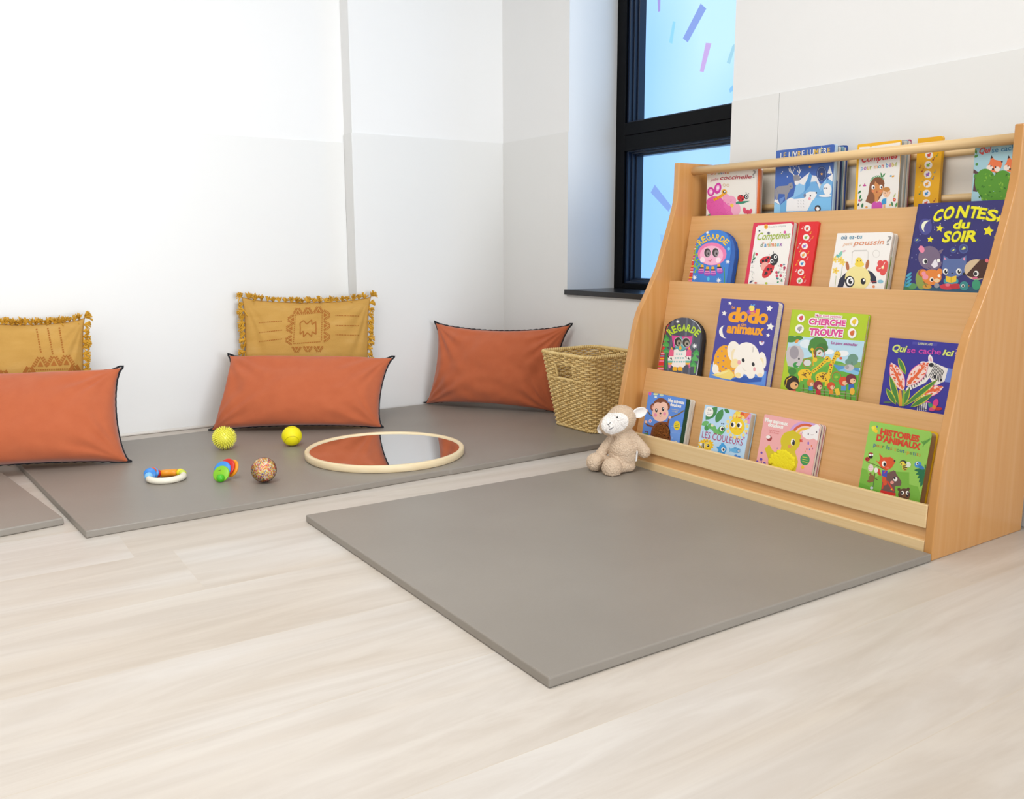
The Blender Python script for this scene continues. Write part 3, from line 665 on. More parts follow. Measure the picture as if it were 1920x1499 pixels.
b.e(988, 1135, 45, 66, '#2a2a2e', .2).e(1003, 1107, 17, 22, '#ffffff').e(1005, 1107, 9, 13, BK).e(963, 1150, 18, 23, '#ffffff').e(966, 1150, 9, 13, BK).l([(985, 1068), (980, 1045)], 5, BK).l([(945, 1090), (932, 1078)], 5, BK).l([(985, 1165), (1000, 1160)], 5, '#eeeeee')
for x, y, c in ((800, 1078, '#d03a58'), (1015, 1275, '#d03a58'), (1020, 1312, '#d84a68'), (1060, 1310, '#c83a58'), (1100, 1225, '#b83a58'), (1065, 1200, '#d84a58'), (930, 850, '#6a6a7a'), (1105, 840, '#d85aa0')): b.e(x, y, 14, 16, c)
for x0, y0, x1, y1, c in ((750, 1150, 790, 1110, '#3a7a5a'), (745, 1180, 760, 1150, '#2a3a4a'), (780, 1050, 760, 1130, '#8ab08a'), (1030, 1290, 1045, 1260, '#6a9a8a'), (1070, 1380, 1072, 1340, '#5a9a7a'), (1010, 1330, 1040, 1350, '#3a8a8a'), (720, 1390, 760, 1360, '#4a4a6a'), (820, 830, 840, 820, '#3a3a4a'), (1020, 1390, 1040, 1370, '#4aa06a'), (1080, 1190, 1110, 1190, '#8aa0b0'), (1095, 1260, 1100, 1230, '#a03a5a')): b.leaf(x0, y0, x1, y1, 9, c)
for i in range(26): b.e(rnd.uniform(725, 760)+rnd.uniform(0, 20), rnd.uniform(1150, 1390), 3, 4, rnd.choice(['#9a9aa4', '#c8a0b0', '#8aa08a']), n=6)
for i in range(30): b.e(rnd.uniform(1010, 1110), rnd.uniform(1190, 1390), 4, 4, rnd.choice(['#d8738a', '#8ab0a0', '#6a8a9a', '#d83a4a']), n=6)
b.e(905, 1392, 14, 12, '#b8cc3a').e(790, 1388, 16, 10, '#d85a4a')
b.t('Comptines', 797, 925, 1152, 905, 78, '#a0b838', .012, .2).tc('d’animaux', 840, 1000, 1075, 990, 48, ['#8a9a7a', '#d8506a', '#4aa0d8', '#e8a03a', '#8ab83a', '#e87a3a', '#d8a03a', '#5ac0d0', '#9a5ab0'], .015)
b.finish(back='#d8222c', pages=mat('#ded8d0', .6))
sound_panel(b, (1499.5, 416.5), (1536.5, 413), .013, '#e3252c', K1, [(1348, 797, 35), (1335, 895, 35), (1320, 990, 35), (1305, 1085, 34), (1293, 1178, 34), (1278, 1272, 34), (1265, 1365, 33)],
            [(1292, 800, '#f5d8d0'), (1380, 855, '#f5b83a'), (1400, 905, '#f5a03a'), (1270, 965, '#e8d0d0'), (1245, 1010, '#d8a0a0'), (1265, 1050, '#f5a03a'), (1345, 1130, '#f5c0c0'), (1355, 1070, '#f5b83a'), (1225, 1195, '#f5a02a'), (1250, 1150, '#f5a02a'), (1222, 1265, '#f5d0d0'), (1310, 1330, '#f5c03a'), (1320, 1380, '#e8a0a0'), (1372, 935, '#e8a0a0')], .008)
b = Book('picture_book', 'white board book with a cow and a yellow chick, second tier', 2, .026, .166, (1570, 438), (1675, 435), K3, '#f5f1ec', radius=.008, lradius=.002)
b.l([(268, 1200), (272, 1095), (285, 1082), (405, 1080), (412, 1095), (408, 1200)], 5, '#d2ccc6').l([(268, 1095), (290, 1075), (400, 1073)], 3, '#b8b2ac').ring(482, 1105, 30, 32, 4, '#dad4ce')
for x, y in ((125, 1255), (185, 1180), (118, 1155), (170, 1160)):
    for i in range(5): a = i*2*PI/5; b.leaf(x, y, x+34*math.cos(a), y+34*math.sin(a), 9, '#f3d468')
    b.e(x, y, 7, 7, '#e8b040')
b.l([(130, 1300), (120, 1395)], 4, '#a8b87a').l([(185, 1215), (160, 1390)], 4, '#a8b8a0')
for i in range(5): a = i*2*PI/5+.3; b.e(540+34*math.cos(a), 1225+42*math.sin(a), 27, 30, '#e2504e')
b.e(540, 1225, 12, 14, '#f4e4a0').l([(540, 1225), (560, 1180)], 4, WH).l([(540, 1225), (505, 1240)], 4, WH).l([(575, 1280), (568, 1390)], 5, '#7a9a5a')
b.leaf(150, 1140, 185, 1080, 14, '#8accb8').leaf(150, 1140, 135, 1110, 12, '#6ab8b0').leaf(185, 1090, 215, 1075, 8, '#e8b8c4')
b.p([(140, 1400), (160, 1330), (200, 1285), (230, 1265), (215, 1330), (190, 1400)], '#2a2d42').p([(410, 1250), (450, 1270), (480, 1310), (488, 1365), (450, 1368), (425, 1330)], '#2a2d42').l([(430, 1355), (485, 1350)], 5, '#b83a3a')
b.e(230, 1215, 15, 42, '#b87048', -.15).e(404, 1200, 15, 42, '#b87048', .2).e(320, 1320, 112, 108, '#f2e49c').e(250, 1350, 42, 50, '#25262f').e(252, 1348, 30, 38, '#ffffff').e(255, 1348, 18, 25, BK).e(262, 1338, 6, 8, '#ffffff').e(368, 1348, 22, 29, BK).e(374, 1338, 8, 11, '#ffffff').e(330, 1170, 30, 32, '#f5d94e').e(335, 1198, 42, 24, '#f5d94e').e(318, 1168, 4, 6, BK).e(346, 1166, 4, 6, BK).p([(326, 1172), (338, 1172), (331, 1182)], '#e8903a').e(520, 1350, 26, 16, '#8ac0d4').e(460, 1395, 12, 12, '#e89060')
b.tc('où es-tu', 172, 980, 355, 972, 38, ['#4a88a8', '#3a6a8a', '#5aa0b8', '#4a88a8'], .012).t('petit', 192, 1036, 270, 1030, 30, '#f0bc94', 0, .25).t('poussin', 285, 1032, 545, 1022, 46, '#e08e66', .006, .25).t('?', 570, 1030, 608, 1028, 82, '#a4a09c')
b.finish(back='#ece6de', leaves=[(.006, '#eee8e0', 0, 0), (.003, '#7a9a3a', .001, -.06), (.006, '#e8e2da', .002, -.003), (.006, '#dcd6cc', .003, -.004)])
b = Book('picture_book', 'large navy picture book with yellow lettering and night animals, right end of second tier', 2, .014, .185, (1723, 382), (1890, 374.5), K3, '#322e72', radius=.002)
b.p([(845, 670), (862, 668), (735, 1420), (715, 1420)], '#2a2662')
for i in range(60): b.e(rnd.uniform(760, 1600), rnd.uniform(670, 1300), 4, 4, rnd.choice(['#aeb4e0', '#8a90c8', '#e8e8f0']), n=6)
b.e(915, 868, 58, 72, '#4a4a92').moon(935, 868, 56, 54, '#eef0d4', .45, .5)
for q in ((1040, 882, 35), (1468, 905, 50), (957, 980, 30), (1565, 800, 38), (1530, 962, 16)): b.s(*q, '#f0e41e', 5, .5, -1.4)
for q in ((840, 986, 22), (1160, 1076, 26), (1250, 1062, 42)): b.e(q[0], q[1], q[2], q[2], '#4a5a9a').e(q[0], q[1], q[2]*.75, q[2]*.75, '#3f4a86').leaf(q[0]-q[2]*.5, q[1]+6, q[0]+q[2]*.5, q[1]-8, q[2]*.22, '#c8d84a').leaf(q[0], q[1]+4, q[0]+4, q[1]-q[2]*.5, q[2]*.16, '#e8ec8a')
b.p([(690, 1400), (1480, 1400), (1460, 1500), (680, 1500)], '#2f5872').e(760, 1400, 60, 40, '#3a7a50').e(800, 1390, 40, 26, '#5a9a5a')
for y in (1270, 1300, 1330, 1360): b.leaf(745, y+40, 795, y, 11, '#4aa8c4').leaf(745, y+40, 730, y+5, 10, '#3a90b0')
b.e(880, 1330, 52, 90, '#8fa04c').e(890, 1275, 40, 35, '#a8503a').e(950, 1140, 98, 102, '#7a6882').e(975, 1190, 82, 60, '#7a6882').p([(1030, 1080), (1076, 1062), (1050, 1108)], '#7a6882').e(882, 1066, 24, 32, '#ee88a6', -.4).p([(965, 1205), (1000, 1150), (1022, 1185), (1025, 1215), (990, 1232)], '#ebe6ee').e(912, 1172, 22, 26, '#f8f6f0').e(918, 1174, 14, 18, BK).e(1030, 1165, 14, 17, '#f8f6f0').l([(940, 1225), (960, 1238)], 5, '#4a3a52')
b.e(972, 1312, 86, 68, '#e88838').e(895, 1275, 30, 32, '#e88838').e(1040, 1265, 26, 30, '#e88838').e(900, 1280, 18, 20, '#f298a8').e(915, 1310, 26, 24, '#f298a8').e(970, 1333, 18, 20, '#f8f4ec').e(974, 1335, 11, 13, BK).e(1035, 1300, 13, 14, '#f8f4ec').e(1015, 1340, 26, 18, '#f4d0a0').e(1015, 1385, 24, 22, '#9a9aa0').e(930, 1395, 40, 20, '#d8a03a').l([(900, 1350), (925, 1400)], 8, '#8a5a2a')
b.p([(1068, 1180), (1075, 1120), (1125, 1150), (1220, 1150), (1275, 1120), (1275, 1190), (1262, 1265), (1200, 1310), (1120, 1310), (1062, 1270)], '#5c70a6').e(1165, 1235, 105, 78, '#5c70a6').p([(1082, 1160), (1080, 1138), (1102, 1152)], '#ee98b4').p([(1240, 1150), (1264, 1135), (1262, 1170)], '#ee98b4')
for x in (1092, 1208): b.e(x, 1262, 24, 27, '#f8f6f0').e(x+4, 1263, 15, 18, BK).e(x+9, 1256, 5, 6, '#ffffff')
b.e(1150, 1278, 8, 6, BK).e(1140, 1348, 66, 38, '#3c98ac').p([(1092, 1300), (1140, 1310), (1188, 1298), (1186, 1350), (1140, 1362), (1094, 1350)], '#f0c832').l([(1140, 1310), (1140, 1360)], 4, '#b8922a').e(1110, 1395, 70, 26, '#d8384a').e(1180, 1392, 50, 24, '#c8303a').e(1110, 1380, 20, 14, '#e87a8a')
b.e(1255, 1388, 40, 40, '#3a8e8e').e(1245, 1388, 14, 15, '#f8f6f0').e(1246, 1390, 9, 10, BK).p([(1290, 1380), (1308, 1388), (1290, 1396)], '#a86a2a')
b.e(1365, 1245, 108, 92, '#d8c09c').p([(1270, 1295), (1330, 1230), (1395, 1160), (1470, 1150), (1480, 1240), (1430, 1320), (1360, 1325)], '#48291f').e(1455, 1165, 16, 18, '#e8707a').e(1360, 1280, 23, 25, '#f8f6f0').e(1356, 1282, 14, 17, BK).e(1255, 1283, 12, 12, BK).e(1350, 1318, 24, 10, '#d8608a').e(1362, 1378, 38, 46, '#3f9e78')
YL_ = '#f1e91c'; SH = '#8f9a20'
for c, x0, y0, x1, y1, hh in (('C', 973, 828, 1052, 806, 96), ('O', 1062, 803, 1152, 792, 106), ('N', 1180, 788, 1276, 783, 102), ('T', 1290, 785, 1366, 792, 98), ('E', 1364, 790, 1434, 800, 94), ('S', 1440, 808, 1532, 818, 96), ('d', 1152, 886, 1218, 884, 76), ('u', 1226, 884, 1296, 880, 76), ('S', 1058, 1000, 1126, 1000, 92), ('O', 1132, 1000, 1212, 998, 92), ('I', 1222, 998, 1246, 998, 92), ('R', 1258, 998, 1362, 994, 94)):
    b.t(c, x0+3, y0+4, x1+5, y1+4, hh, SH, .035, .12).t(c, x0, y0, x1, y1, hh, YL_, .035, .12)
b.finish(back='#2a2662', spine='#2a2662')
# ---- third tier
OWL = [(1232.8, 691.5), (1248.5, 612), (1256, 604), (1267, 598), (1279, 595.5), (1291, 596.5), (1302, 601.5), (1311, 611), (1316, 623), (1316.5, 637), (1308, 700), (1302, 750), (1222, 742)]
b = Book('board_book', 'arched dark grey board book with a pink and white owl, third tier', 3, .018, .24, (1256, 595.5), (1316, 595.5), K4, '#2a2c34', outline=OWL)
b.p([(140, 1040), (255, 480), (330, 430), (280, 1040)], '#d8343a')
for i in range(17):
    y = 485+i*32; x = 272-(y-485)*.205; b.p([(x-30, y), (x+60, y), (x+56, y+18), (x-34, y+18)], ['#f2b62c', '#ee7f9c', '#d8343a', '#7a8a3a', '#ee9fb4', '#5a9ac0'][i % 6])
b.p([(225, 1010), (255, 560), (285, 470), (340, 410), (420, 372), (490, 366), (570, 388), (640, 440), (690, 520), (705, 620), (690, 720), (630, 1080), (600, 1500), (190, 1500)], '#4b4f5e')
for x in (345, 520, 605): b.l([(x, 370), (x-20, 620), (x-70, 1100)], 26, '#626878')
b.l([(565, 384), (640, 440), (690, 520), (706, 630), (680, 800), (635, 1080)], 10, '#c8ccd4')
for x, y, r in ((403, 418, 26), (613, 722, 36)): b.s(x, y, r, '#f4f6f8', 8, .38)
for x, y, c in ((265, 620, '#3f9a4e'), (262, 690, '#4aa652'), (265, 770, '#3a9a62'), (640, 800, '#3f9a4e'), (620, 870, '#57b05a'), (600, 940, '#3f9a4e')): b.p([(x-5, y-40), (x+45, y+25), (x-60, y+20)], c).p([(x-5, y), (x+40, y+40), (x-50, y+38)], '#57b05a')
b.l([(262, 800), (255, 1010)], 22, '#3a8a4a').l([(620, 970), (610, 1060)], 18, '#6ab04a')
b.p([(328, 590), (400, 598), (455, 605), (520, 605), (588, 600), (575, 680), (545, 750), (430, 760), (345, 735)], '#dd4596').e(437, 725, 72, 60, '#5aa6ae').e(437, 660, 30, 60, '#5aa6ae')
for x, y in ((408, 672), (507, 680)): b.e(x, y, 50, 62, '#c4c8c4').e(x, y, 44, 56, '#2f2c2a').e(x+10, y+12, 30, 38, '#8a8272').ring(x+10, y+14, 20, 26, 5, '#c0b8a8').e(x+14, y+18, 12, 16, '#25221f')
b.leaf(436, 715, 434, 778, 16, '#f0b82c').p([(355, 770), (400, 760), (430, 790), (470, 785), (510, 765), (512, 850), (500, 960), (470, 990), (350, 985), (325, 960), (350, 870)], '#f3ede8')
for y, n, w in ((825, 3, 60), (872, 4, 95), (918, 5, 118)):
    for i in range(n): b.e(422-w/2+w*i/(n-1), y, 11, 9, '#6ab8b8')
for x, sg in ((318, 1), (535, -1)):
    b.p([(x-22, 790), (x+12, 730), (x+38, 790), (x+34, 850), (x-30, 850)], '#e8628a').p([(x-5, 760), (x+12, 730), (x+28, 770)], '#f0b43a').p([(x-34, 850), (x+34, 850), (x+30, 905), (x-38, 905)], '#f5efe8').p([(x-12, 880), (x+4, 855), (x+18, 895)], BK).p([(x-40, 850), (x-24, 850), (x-20, 885)], BK).p([(x-38, 905), (x+28, 905), (x-10*sg, 1000), (x-28*sg, 990)], '#ee7fae').p([(x-38, 905), (x+28, 905), (x+10, 945), (x-34, 945)], '#6ab8a8').p([(x-36, 930), (x+18, 930), (x+6, 955), (x-32, 955)], '#f0b43a')
for x in (368, 433): b.e(x, 1005, 30, 26, '#f0b41c').e(x-18, 1012, 12, 18, '#f0b41c').e(x+18, 1014, 12, 18, '#f0b41c')
b.arc('REGARDE', 470, 760, 225, -37, 42, 84, 52, '#bcdc34', .035).finish(back='#2a2c34', pages=mat('#26272d', .5))
b = Book('picture_book', 'purple board book with a sleeping white elephant and orange lettering, third tier', 3, .024, .175, (1352.5, 559.5), (1461, 566), K4, '#49459e', radius=.011, lradius=.002)
b.p([(808, 945), (830, 950), (1100, 1060), (1505, 1035), (1480, 1320), (760, 1260)], '#5f92e4').p([(1060, 1140), (1200, 1090), (1450, 1120), (1440, 1165), (1150, 1185)], '#2f5ab4')
b.moon(1000, 545, 85, 82, '#f6f2ea', -.15, .5)
for q in ((1050, 192, 24), (980, 315, 34), (1540, 255, 42), (1552, 482, 52), (1523, 590, 26), (1440, 690, 18)): b.s(*q, '#f6f2ea', 5, .5, -1.4)
b.leaf(1415, 660, 1445, 715, 16, '#f6f2ea').leaf(1445, 715, 1475, 665, 13, '#e8d8f0').e(1450, 668, 6, 6, '#e8703a')
b.e(905, 960, 66, 110, '#fbf3e8').e(965, 880, 112, 172, '#f4aa1e', .25).e(1080, 1010, 80, 110, '#f4aa1e').e(870, 1010, 40, 60, '#fbf3e8')
for q in ((1000, 745), (950, 785), (902, 855), (990, 850), (970, 905), (905, 930), (963, 978), (1070, 975), (1000, 1000), (1090, 1030), (930, 1035)): b.s(q[0], q[1], 15, '#8a7aa8', 4, .6)
b.e(1105, 795, 86, 135, '#fbf3e8', -.15).e(1120, 850, 55, 95, '#f8e6bc', -.15).e(1455, 900, 48, 105, '#fbf3e8', -.1).e(1440, 930, 28, 65, '#f8e6bc').e(1255, 870, 165, 195, '#fdf6ec').e(1300, 960, 160, 125, '#fdf6ec').e(1110, 940, 50, 60, '#fbe6a8', .4)
b.e(1165, 1050, 60, 72, '#fdf6ec').e(1425, 1045, 52, 66, '#fdf6ec').e(1310, 1080, 50, 48, '#fdf6ec').p([(1260, 1095), (1320, 1050), (1380, 1060), (1290, 1130)], '#fdf6ec').e(1150, 1085, 36, 34, '#fbe6a8').e(1425, 1085, 34, 26, '#fbe6c8')
b.e(1215, 900, 19, 26, BK, -.2).e(1340, 950, 18, 26, BK, -.2).e(1165, 926, 22, 28, '#f2acb0').e(1355, 1012, 16, 27, '#f2acb0').l([(1205, 985), (1225, 1020), (1260, 1035)], 4, '#d8c8b8').l([(1325, 730), (1335, 800)], 5, '#b8b0a8').l([(1338, 728), (1345, 795)], 4, '#b8b0a8')
b.p([(820, 1080), (900, 1060), (1040, 1008), (1090, 1060), (1110, 1090), (1060, 1142), (940, 1120)], '#f4dc78').leaf(870, 1085, 1040, 1030, 14, '#f8e89a')
OR = '#f4a41c'
b.t('Le', 1073, 256, 1112, 262, 36, OR, .02)
for c, x0, x1, y in (('d', 1022, 1158, 415), ('o', 1150, 1262, 412), ('d', 1262, 1398, 432), ('o', 1392, 1516, 436)): b.t(c, x0, y, x1, y+6, 172, OR, .045)
b.t('des', 1188, 470, 1254, 476, 40, OR, .02).t('animaux', 1006, 552, 1464, 588, 118, OR, .05)
b.e(1300, 300, 42, 30, '#8a5ac0').e(1330, 296, 40, 34, '#d8508a').e(1322, 252, 34, 38, '#f5e070').leaf(1330, 225, 1365, 205, 10, '#5a9ad8').leaf(1330, 225, 1310, 200, 8, '#5a9ad8').l([(1300, 262), (1312, 266)], 4, BK).e(1330, 312, 26, 14, '#e8a03a')
b.finish(back='#49459e')
b = Book('picture_book', 'lime green picture book of a zoo scene with giraffes and children, third tier', 3, .011, .157, (1486, 581), (1629, 590), K5, '#b6d02a', radius=.005, lradius=.001)
b.p([(148, 352), (866, 405), (772, 1010), (135, 900), (150, 700), (120, 560)], '#bcdff0').e(660, 520, 55, 28, '#f2f6f8').e(530, 505, 45, 24, '#f2f6f8').e(310, 430, 60, 40, '#e4f0f6')
b.p([(135, 640), (260, 575), (420, 560), (640, 600), (830, 690), (800, 900), (770, 1010), (200, 960), (150, 720)], '#66b03e').p([(280, 570), (420, 540), (600, 600), (380, 690)], '#7cbc4a').p([(560, 620), (640, 640), (810, 640), (815, 700), (620, 690)], '#5a9ad0').p([(620, 680), (700, 650), (815, 700), (800, 730)], '#8ac4e8').p([(600, 625), (830, 600), (825, 660), (640, 640)], '#8aae62')
b.e(425, 430, 85, 65, '#4d8a3c').e(390, 470, 60, 60, '#4d8a3c').e(465, 465, 55, 45, '#427a36').l([(400, 500), (395, 600)], 18, '#7a5a3a').e(755, 570, 50, 45, '#6f9a86').e(740, 600, 60, 35, '#6f9a86').l([(745, 600), (745, 650)], 8, '#5a6a4a').e(165, 385, 60, 32, '#4d8a3c').e(240, 375, 40, 22, '#4d8a3c').leaf(205, 425, 240, 385, 14, '#e89a4a')
b.e(205, 540, 85, 95, '#cdc6c8').p([(122, 500), (150, 455), (250, 450), (282, 520), (275, 600), (240, 655), (190, 650), (135, 640)], '#cdc6c8').e(198, 512, 44, 62, '#a39ca4').e(243, 572, 8, 11, BK).e(215, 630, 30, 26, '#3f9a4a').e(232, 625, 16, 14, '#cdc6c8').e(180, 690, 40, 35, '#4a8a3a').e(720, 655, 46, 30, '#cac4c8').e(700, 650, 18, 20, '#a8a2a8').e(322, 610, 36, 30, '#dcdcda').e(438, 515, 30, 30, '#e4dcd4').leaf(425, 530, 450, 505, 9, '#a06a3a')
GY = '#f2c62c'
def giraffe(pts_neck, w, body, legs, head, spots):
    b.l(pts_neck, w, GY); b.e(*body, GY)
    for q in legs: b.l(q, w*.5, GY)
    b.e(*head[:4], GY, head[4])
    for i in range(spots):
        a = rnd.uniform(0, 2*PI); r = rnd.uniform(0, .85); b.e(body[0]+body[2]*r*math.cos(a), body[1]+body[3]*r*math.sin(a), 7, 6, '#6a3f1c', n=7)
    for i in range(spots//2):
        k = i/(spots//2); n = len(pts_neck)-1; j = min(int(k*n), n-1); f = k*n-j
        b.e(pts_neck[j][0]+(pts_neck[j+1][0]-pts_neck[j][0])*f+rnd.uniform(-7, 7), pts_neck[j][1]+(pts_neck[j+1][1]-pts_neck[j][1])*f, 6, 6, '#6a3f1c', n=7)
b.l([(368, 480), (380, 560), (400, 590)], 14, GY).e(368, 482, 16, 14, GY).l([(375, 590), (378, 640)], 8, GY).e(395, 580, 22, 22, GY)
giraffe([(510, 580), (430, 650), (370, 700)], 32, (300, 715, 68, 48), [[(255, 730), (245, 790)], [(275, 740), (270, 780)], [(335, 740), (335, 800)], [(350, 740), (355, 790)]], (515, 575, 32, 26, .5), 16)
giraffe([(600, 530), (555, 620), (530, 720)], 36, (470, 745, 72, 48), [[(415, 760), (405, 820)], [(440, 760), (440, 810)], [(505, 760), (495, 830)], [(520, 760), (520, 820)]], (608, 530, 32, 30, .4), 18)
for x, y, r in ((640, 566, 15), (540, 628, 13)): b.e(x, y, r, r*.8, '#e0603a')
for x, y in ((605, 530), (515, 572), (622, 538)): b.e(x, y, 5, 7, BK)
for q in ((600, 505, 603, 488), (618, 508, 622, 492), (510, 552, 513, 545), (525, 555, 530, 548)): b.l([q[:2], q[2:]], 5, '#6a3f1c')
for q in ((438, 515, 50), (328, 612, 44), (600, 740, 42)): b.ring(q[0], q[1], q[2], q[2]*1.05, 5, '#d06a3a')
b.e(598, 745, 20, 12, '#9acc3a')
for i in range(11): b.l([(285+i*50, 815+i*8), (283+i*50, 900+i*8)], 6, '#7a4f2a')
b.l([(260, 850), (780, 905)], 4, '#b8a890').l([(260, 880), (780, 930)], 4, '#b8a890')
for x, y, r, hc, sc, bc in ((175, 800, 70, '#33221c', '#f0b878', '#e04a4a'), (355, 800, 36, '#d88a2a', '#f2c49a', '#3a9ad0'), (425, 825, 44, '#8a2c3a', '#f2c49a', '#c82a3a'), (548, 830, 38, '#d8502a', '#f2c49a', '#e8902a'), (665, 785, 44, '#e0502a', '#f2c49a', '#5a9ad0'), (738, 765, 50, '#7a2a3a', '#f2c49a', '#3a6ac0')):
    b.p([(x-r*.4, y+r*.5), (x+r*.5, y+r*.5), (x+r*.6, y+r*2), (x-r*.5, y+r*2)], bc).e(x, y, r, r, hc).e(x+r*.35, y+r*.35, r*.55, r*.5, sc).e(x+r*.6, y+r*.25, r*.1, r*.14, BK)
b.l([(118, 830), (130, 770), (180, 740)], 8, '#f0c030').p([(580, 860), (620, 850), (640, 910), (600, 920)], '#f0c83a').e(750, 880, 24, 34, '#f0b83a')
for q, c in (((265, 186, 36, 40), '#d8505a'), ((250, 288, 42, 42), '#aaa6a2'), ((768, 222, 40, 46), '#f0c83a'), ((748, 330, 42, 48), '#d8703a')):
    b.e(*q, WH).e(q[0], q[1], q[2]*.5, q[3]*.5, c).e(q[0]+q[2]*.3, q[1]-q[3]*.3, q[2]*.28, q[3]*.28, c).l([(q[0], q[1]+q[3]*.3), (q[0], q[1]+q[3]*.75)], 5, '#6a5a4a')
PK = '#dd4a96'
for st, x0, y0, x1, y1, hh, bo in (('Mon tout premier', 400, 170, 652, 186, 24, .02), ('CHERCHE', 336, 243, 684, 262, 54, .05), ('et', 482, 277, 508, 279, 20, .02), ('TROUVE', 338, 345, 656, 362, 62, .05)):
    for d in ((-5, -5), (6, -4), (-5, 6), (6, 6)): b.t(st, x0+d[0], y0+d[1], x1+d[0], y1+d[1], hh, WH, bo+.03)
    b.t(st, x0, y0, x1, y1, hh, PK, bo)
b.t('Le parc animalier', 548, 430, 797, 452, 27, '#b84a9e', .015, .15).finish(back='#a8c41e', spine='#a8c41e')
b = Book('picture_book', 'dark blue picture book with a zebra behind pink leaves, right end of third tier', 3, .007, .157, (1669.5, 634), (1801, 644.5), K5, '#38339c', radius=.002)
b.p([(1320, 408), (1555, 425), (1548, 452), (1315, 435)], '#4a46a8').t('LIVRE FLAPS', 1370, 436, 1506, 446, 20, '#d8dca0', .02)
b.p([(1640, 660), (1700, 668), (1690, 800), (1625, 790)], '#6f86d8')
b.e(1490, 580, 22, 48, '#f4f0ee', -.2).e(1492, 585, 11, 30, '#f0b0c0', -.2).e(1420, 610, 28, 14, '#f4f0ee').p([(1405, 620), (1480, 590), (1530, 612), (1655, 665), (1622, 785), (1530, 830), (1480, 750), (1440, 800), (1270, 880), (1250, 870), (1300, 800), (1440, 700)], '#f0ece8')
for i in range(9): b.l([(1535+i*10, 620+i*8), (1500+i*12, 690+i*6), (1470+i*16, 740+i*8)], 7, BK)
for i in range(8): b.l([(1440-i*22, 700+i*20), (1450-i*22, 750+i*18)], 9, BK)
b.e(1497, 630, 24, 20, BK).e(1530, 740, 14, 18, BK).e(1590, 770, 10, 10, BK)
for i in range(5): b.l([(1370+i*20, 985), (1365+i*20, 1060)], 10, '#f0ece8').l([(1355, 1000+i*12), (1460, 1005+i*12)], 6, BK)
def bigleaf(x0, y0, x1, y1, w):
    b.leaf(x0, y0, x1, y1, w+7, '#e868a4').leaf(x0, y0, x1, y1, w, '#f8ded6')
    for i in range(46):
        t_ = rnd.uniform(.08, .9); k = rnd.uniform(-.75, .75)*math.sin(PI*t_); d = Vector((x1-x0, y1-y0)); nn = Vector((-d.y, d.x)).normalized()
        q = Vector((x0, y0))+d*t_+nn*w*k; e = q+d.normalized()*rnd.uniform(14, 30)+nn*w*k*.2; b.leaf(q.x, q.y, e.x, e.y, 7, '#e8653c')
    b.leaf(x0, y0, x0+(x1-x0)*.9, y0+(y1-y0)*.9, w*.22, '#ea6a3a')
bigleaf(1235, 880, 1115, 605, 58); bigleaf(1262, 830, 1470, 600, 62); bigleaf(1360, 920, 1615, 840, 44)
b.p([(1400, 940), (1500, 990), (1420, 980)], '#e868a4')
for x0, y0, x1, y1, w in ((1255, 720, 1185, 560, 22), (1190, 1010, 1105, 730, 26), (1240, 1020, 1560, 765, 24), (1165, 1005, 1070, 850, 24), (1300, 1030, 1510, 905, 26), (1225, 1020, 1290, 850, 26)):
    b.leaf(x0, y0, x1, y1, w+5, '#d8d040').leaf(x0, y0, x1, y1, w-4, '#4a8a3c')
b.p([(1190, 870), (1215, 860), (1225, 1020), (1195, 1020)], '#e8a03a').p([(1225, 860), (1250, 870), (1240, 1020), (1220, 1020)], '#8ab83a')
b.e(1500, 1020, 40, 20, '#3f9a6a', .7).e(1540, 990, 26, 40, '#e03a8a', .3).e(1560, 1045, 42, 16, '#c83038').e(1505, 1050, 30, 18, '#e0508a').e(1525, 1030, 18, 18, '#f08a2a').e(1085, 985, 40, 10, '#5a7a5a')
b.t('Qui', 1120, 497, 1252, 508, 62, '#dce878', .035, .25).t('se cache', 1268, 512, 1588, 532, 54, '#d04ab0', .018).t('ici', 1603, 535, 1698, 548, 56, '#dce878', .035, .25).t('?', 1720, 545, 1750, 548, 70, '#d8a0b0')
b.finish(back='#38339c', spine='#2e2a88')
# ---- bottom tier
b = Book('picture_book', 'blue board book with a brown monkey and a furry tummy, bottom tier left', 4, .036, .188, (1216.3, 735.6), (1287, 748), K8, '#5c8fe2', radius=.006, lradius=.001)
b.e(150, 95, 14, 18, '#e05a9a').e(205, 100, 24, 12, '#d8e0a8').e(262, 110, 20, 12, '#c8d8c0').e(205, 128, 14, 8, '#e8f0e8').p([(340, 460), (470, 480), (455, 600), (330, 560)], '#6f9ee8')
for i in range(6): b.l([(352, 415+i*12), (470, 425+i*12)], 3, '#9ab8ec')
b.l([(118, 255), (150, 300), (185, 318)], 12, '#6a5a34').l([(350, 330), (420, 300), (485, 258)], 13, '#7a6238').l([(105, 380), (130, 405), (195, 420)], 17, '#7e4324').l([(318, 400), (335, 340)], 17, '#7e4324').e(110, 370, 12, 14, '#f3c8b0').e(342, 328, 13, 16, '#f3c8b0').e(122, 262, 10, 12, '#f3c8b0').l([(100, 465), (125, 465), (130, 495), (110, 505)], 10, '#6a3a24').e(110, 495, 24, 18, '#4a8a5a')
b.e(178, 228, 26, 36, '#7e4324').e(320, 220, 24, 36, '#7e4324').e(180, 230, 15, 22, '#f0a898').e(320, 222, 13, 22, '#f0a898').e(255, 220, 78, 82, '#7e4324').p([(150, 520), (165, 440), (200, 385), (260, 365), (330, 375), (330, 420), (350, 520), (350, 570)], '#7e4324')
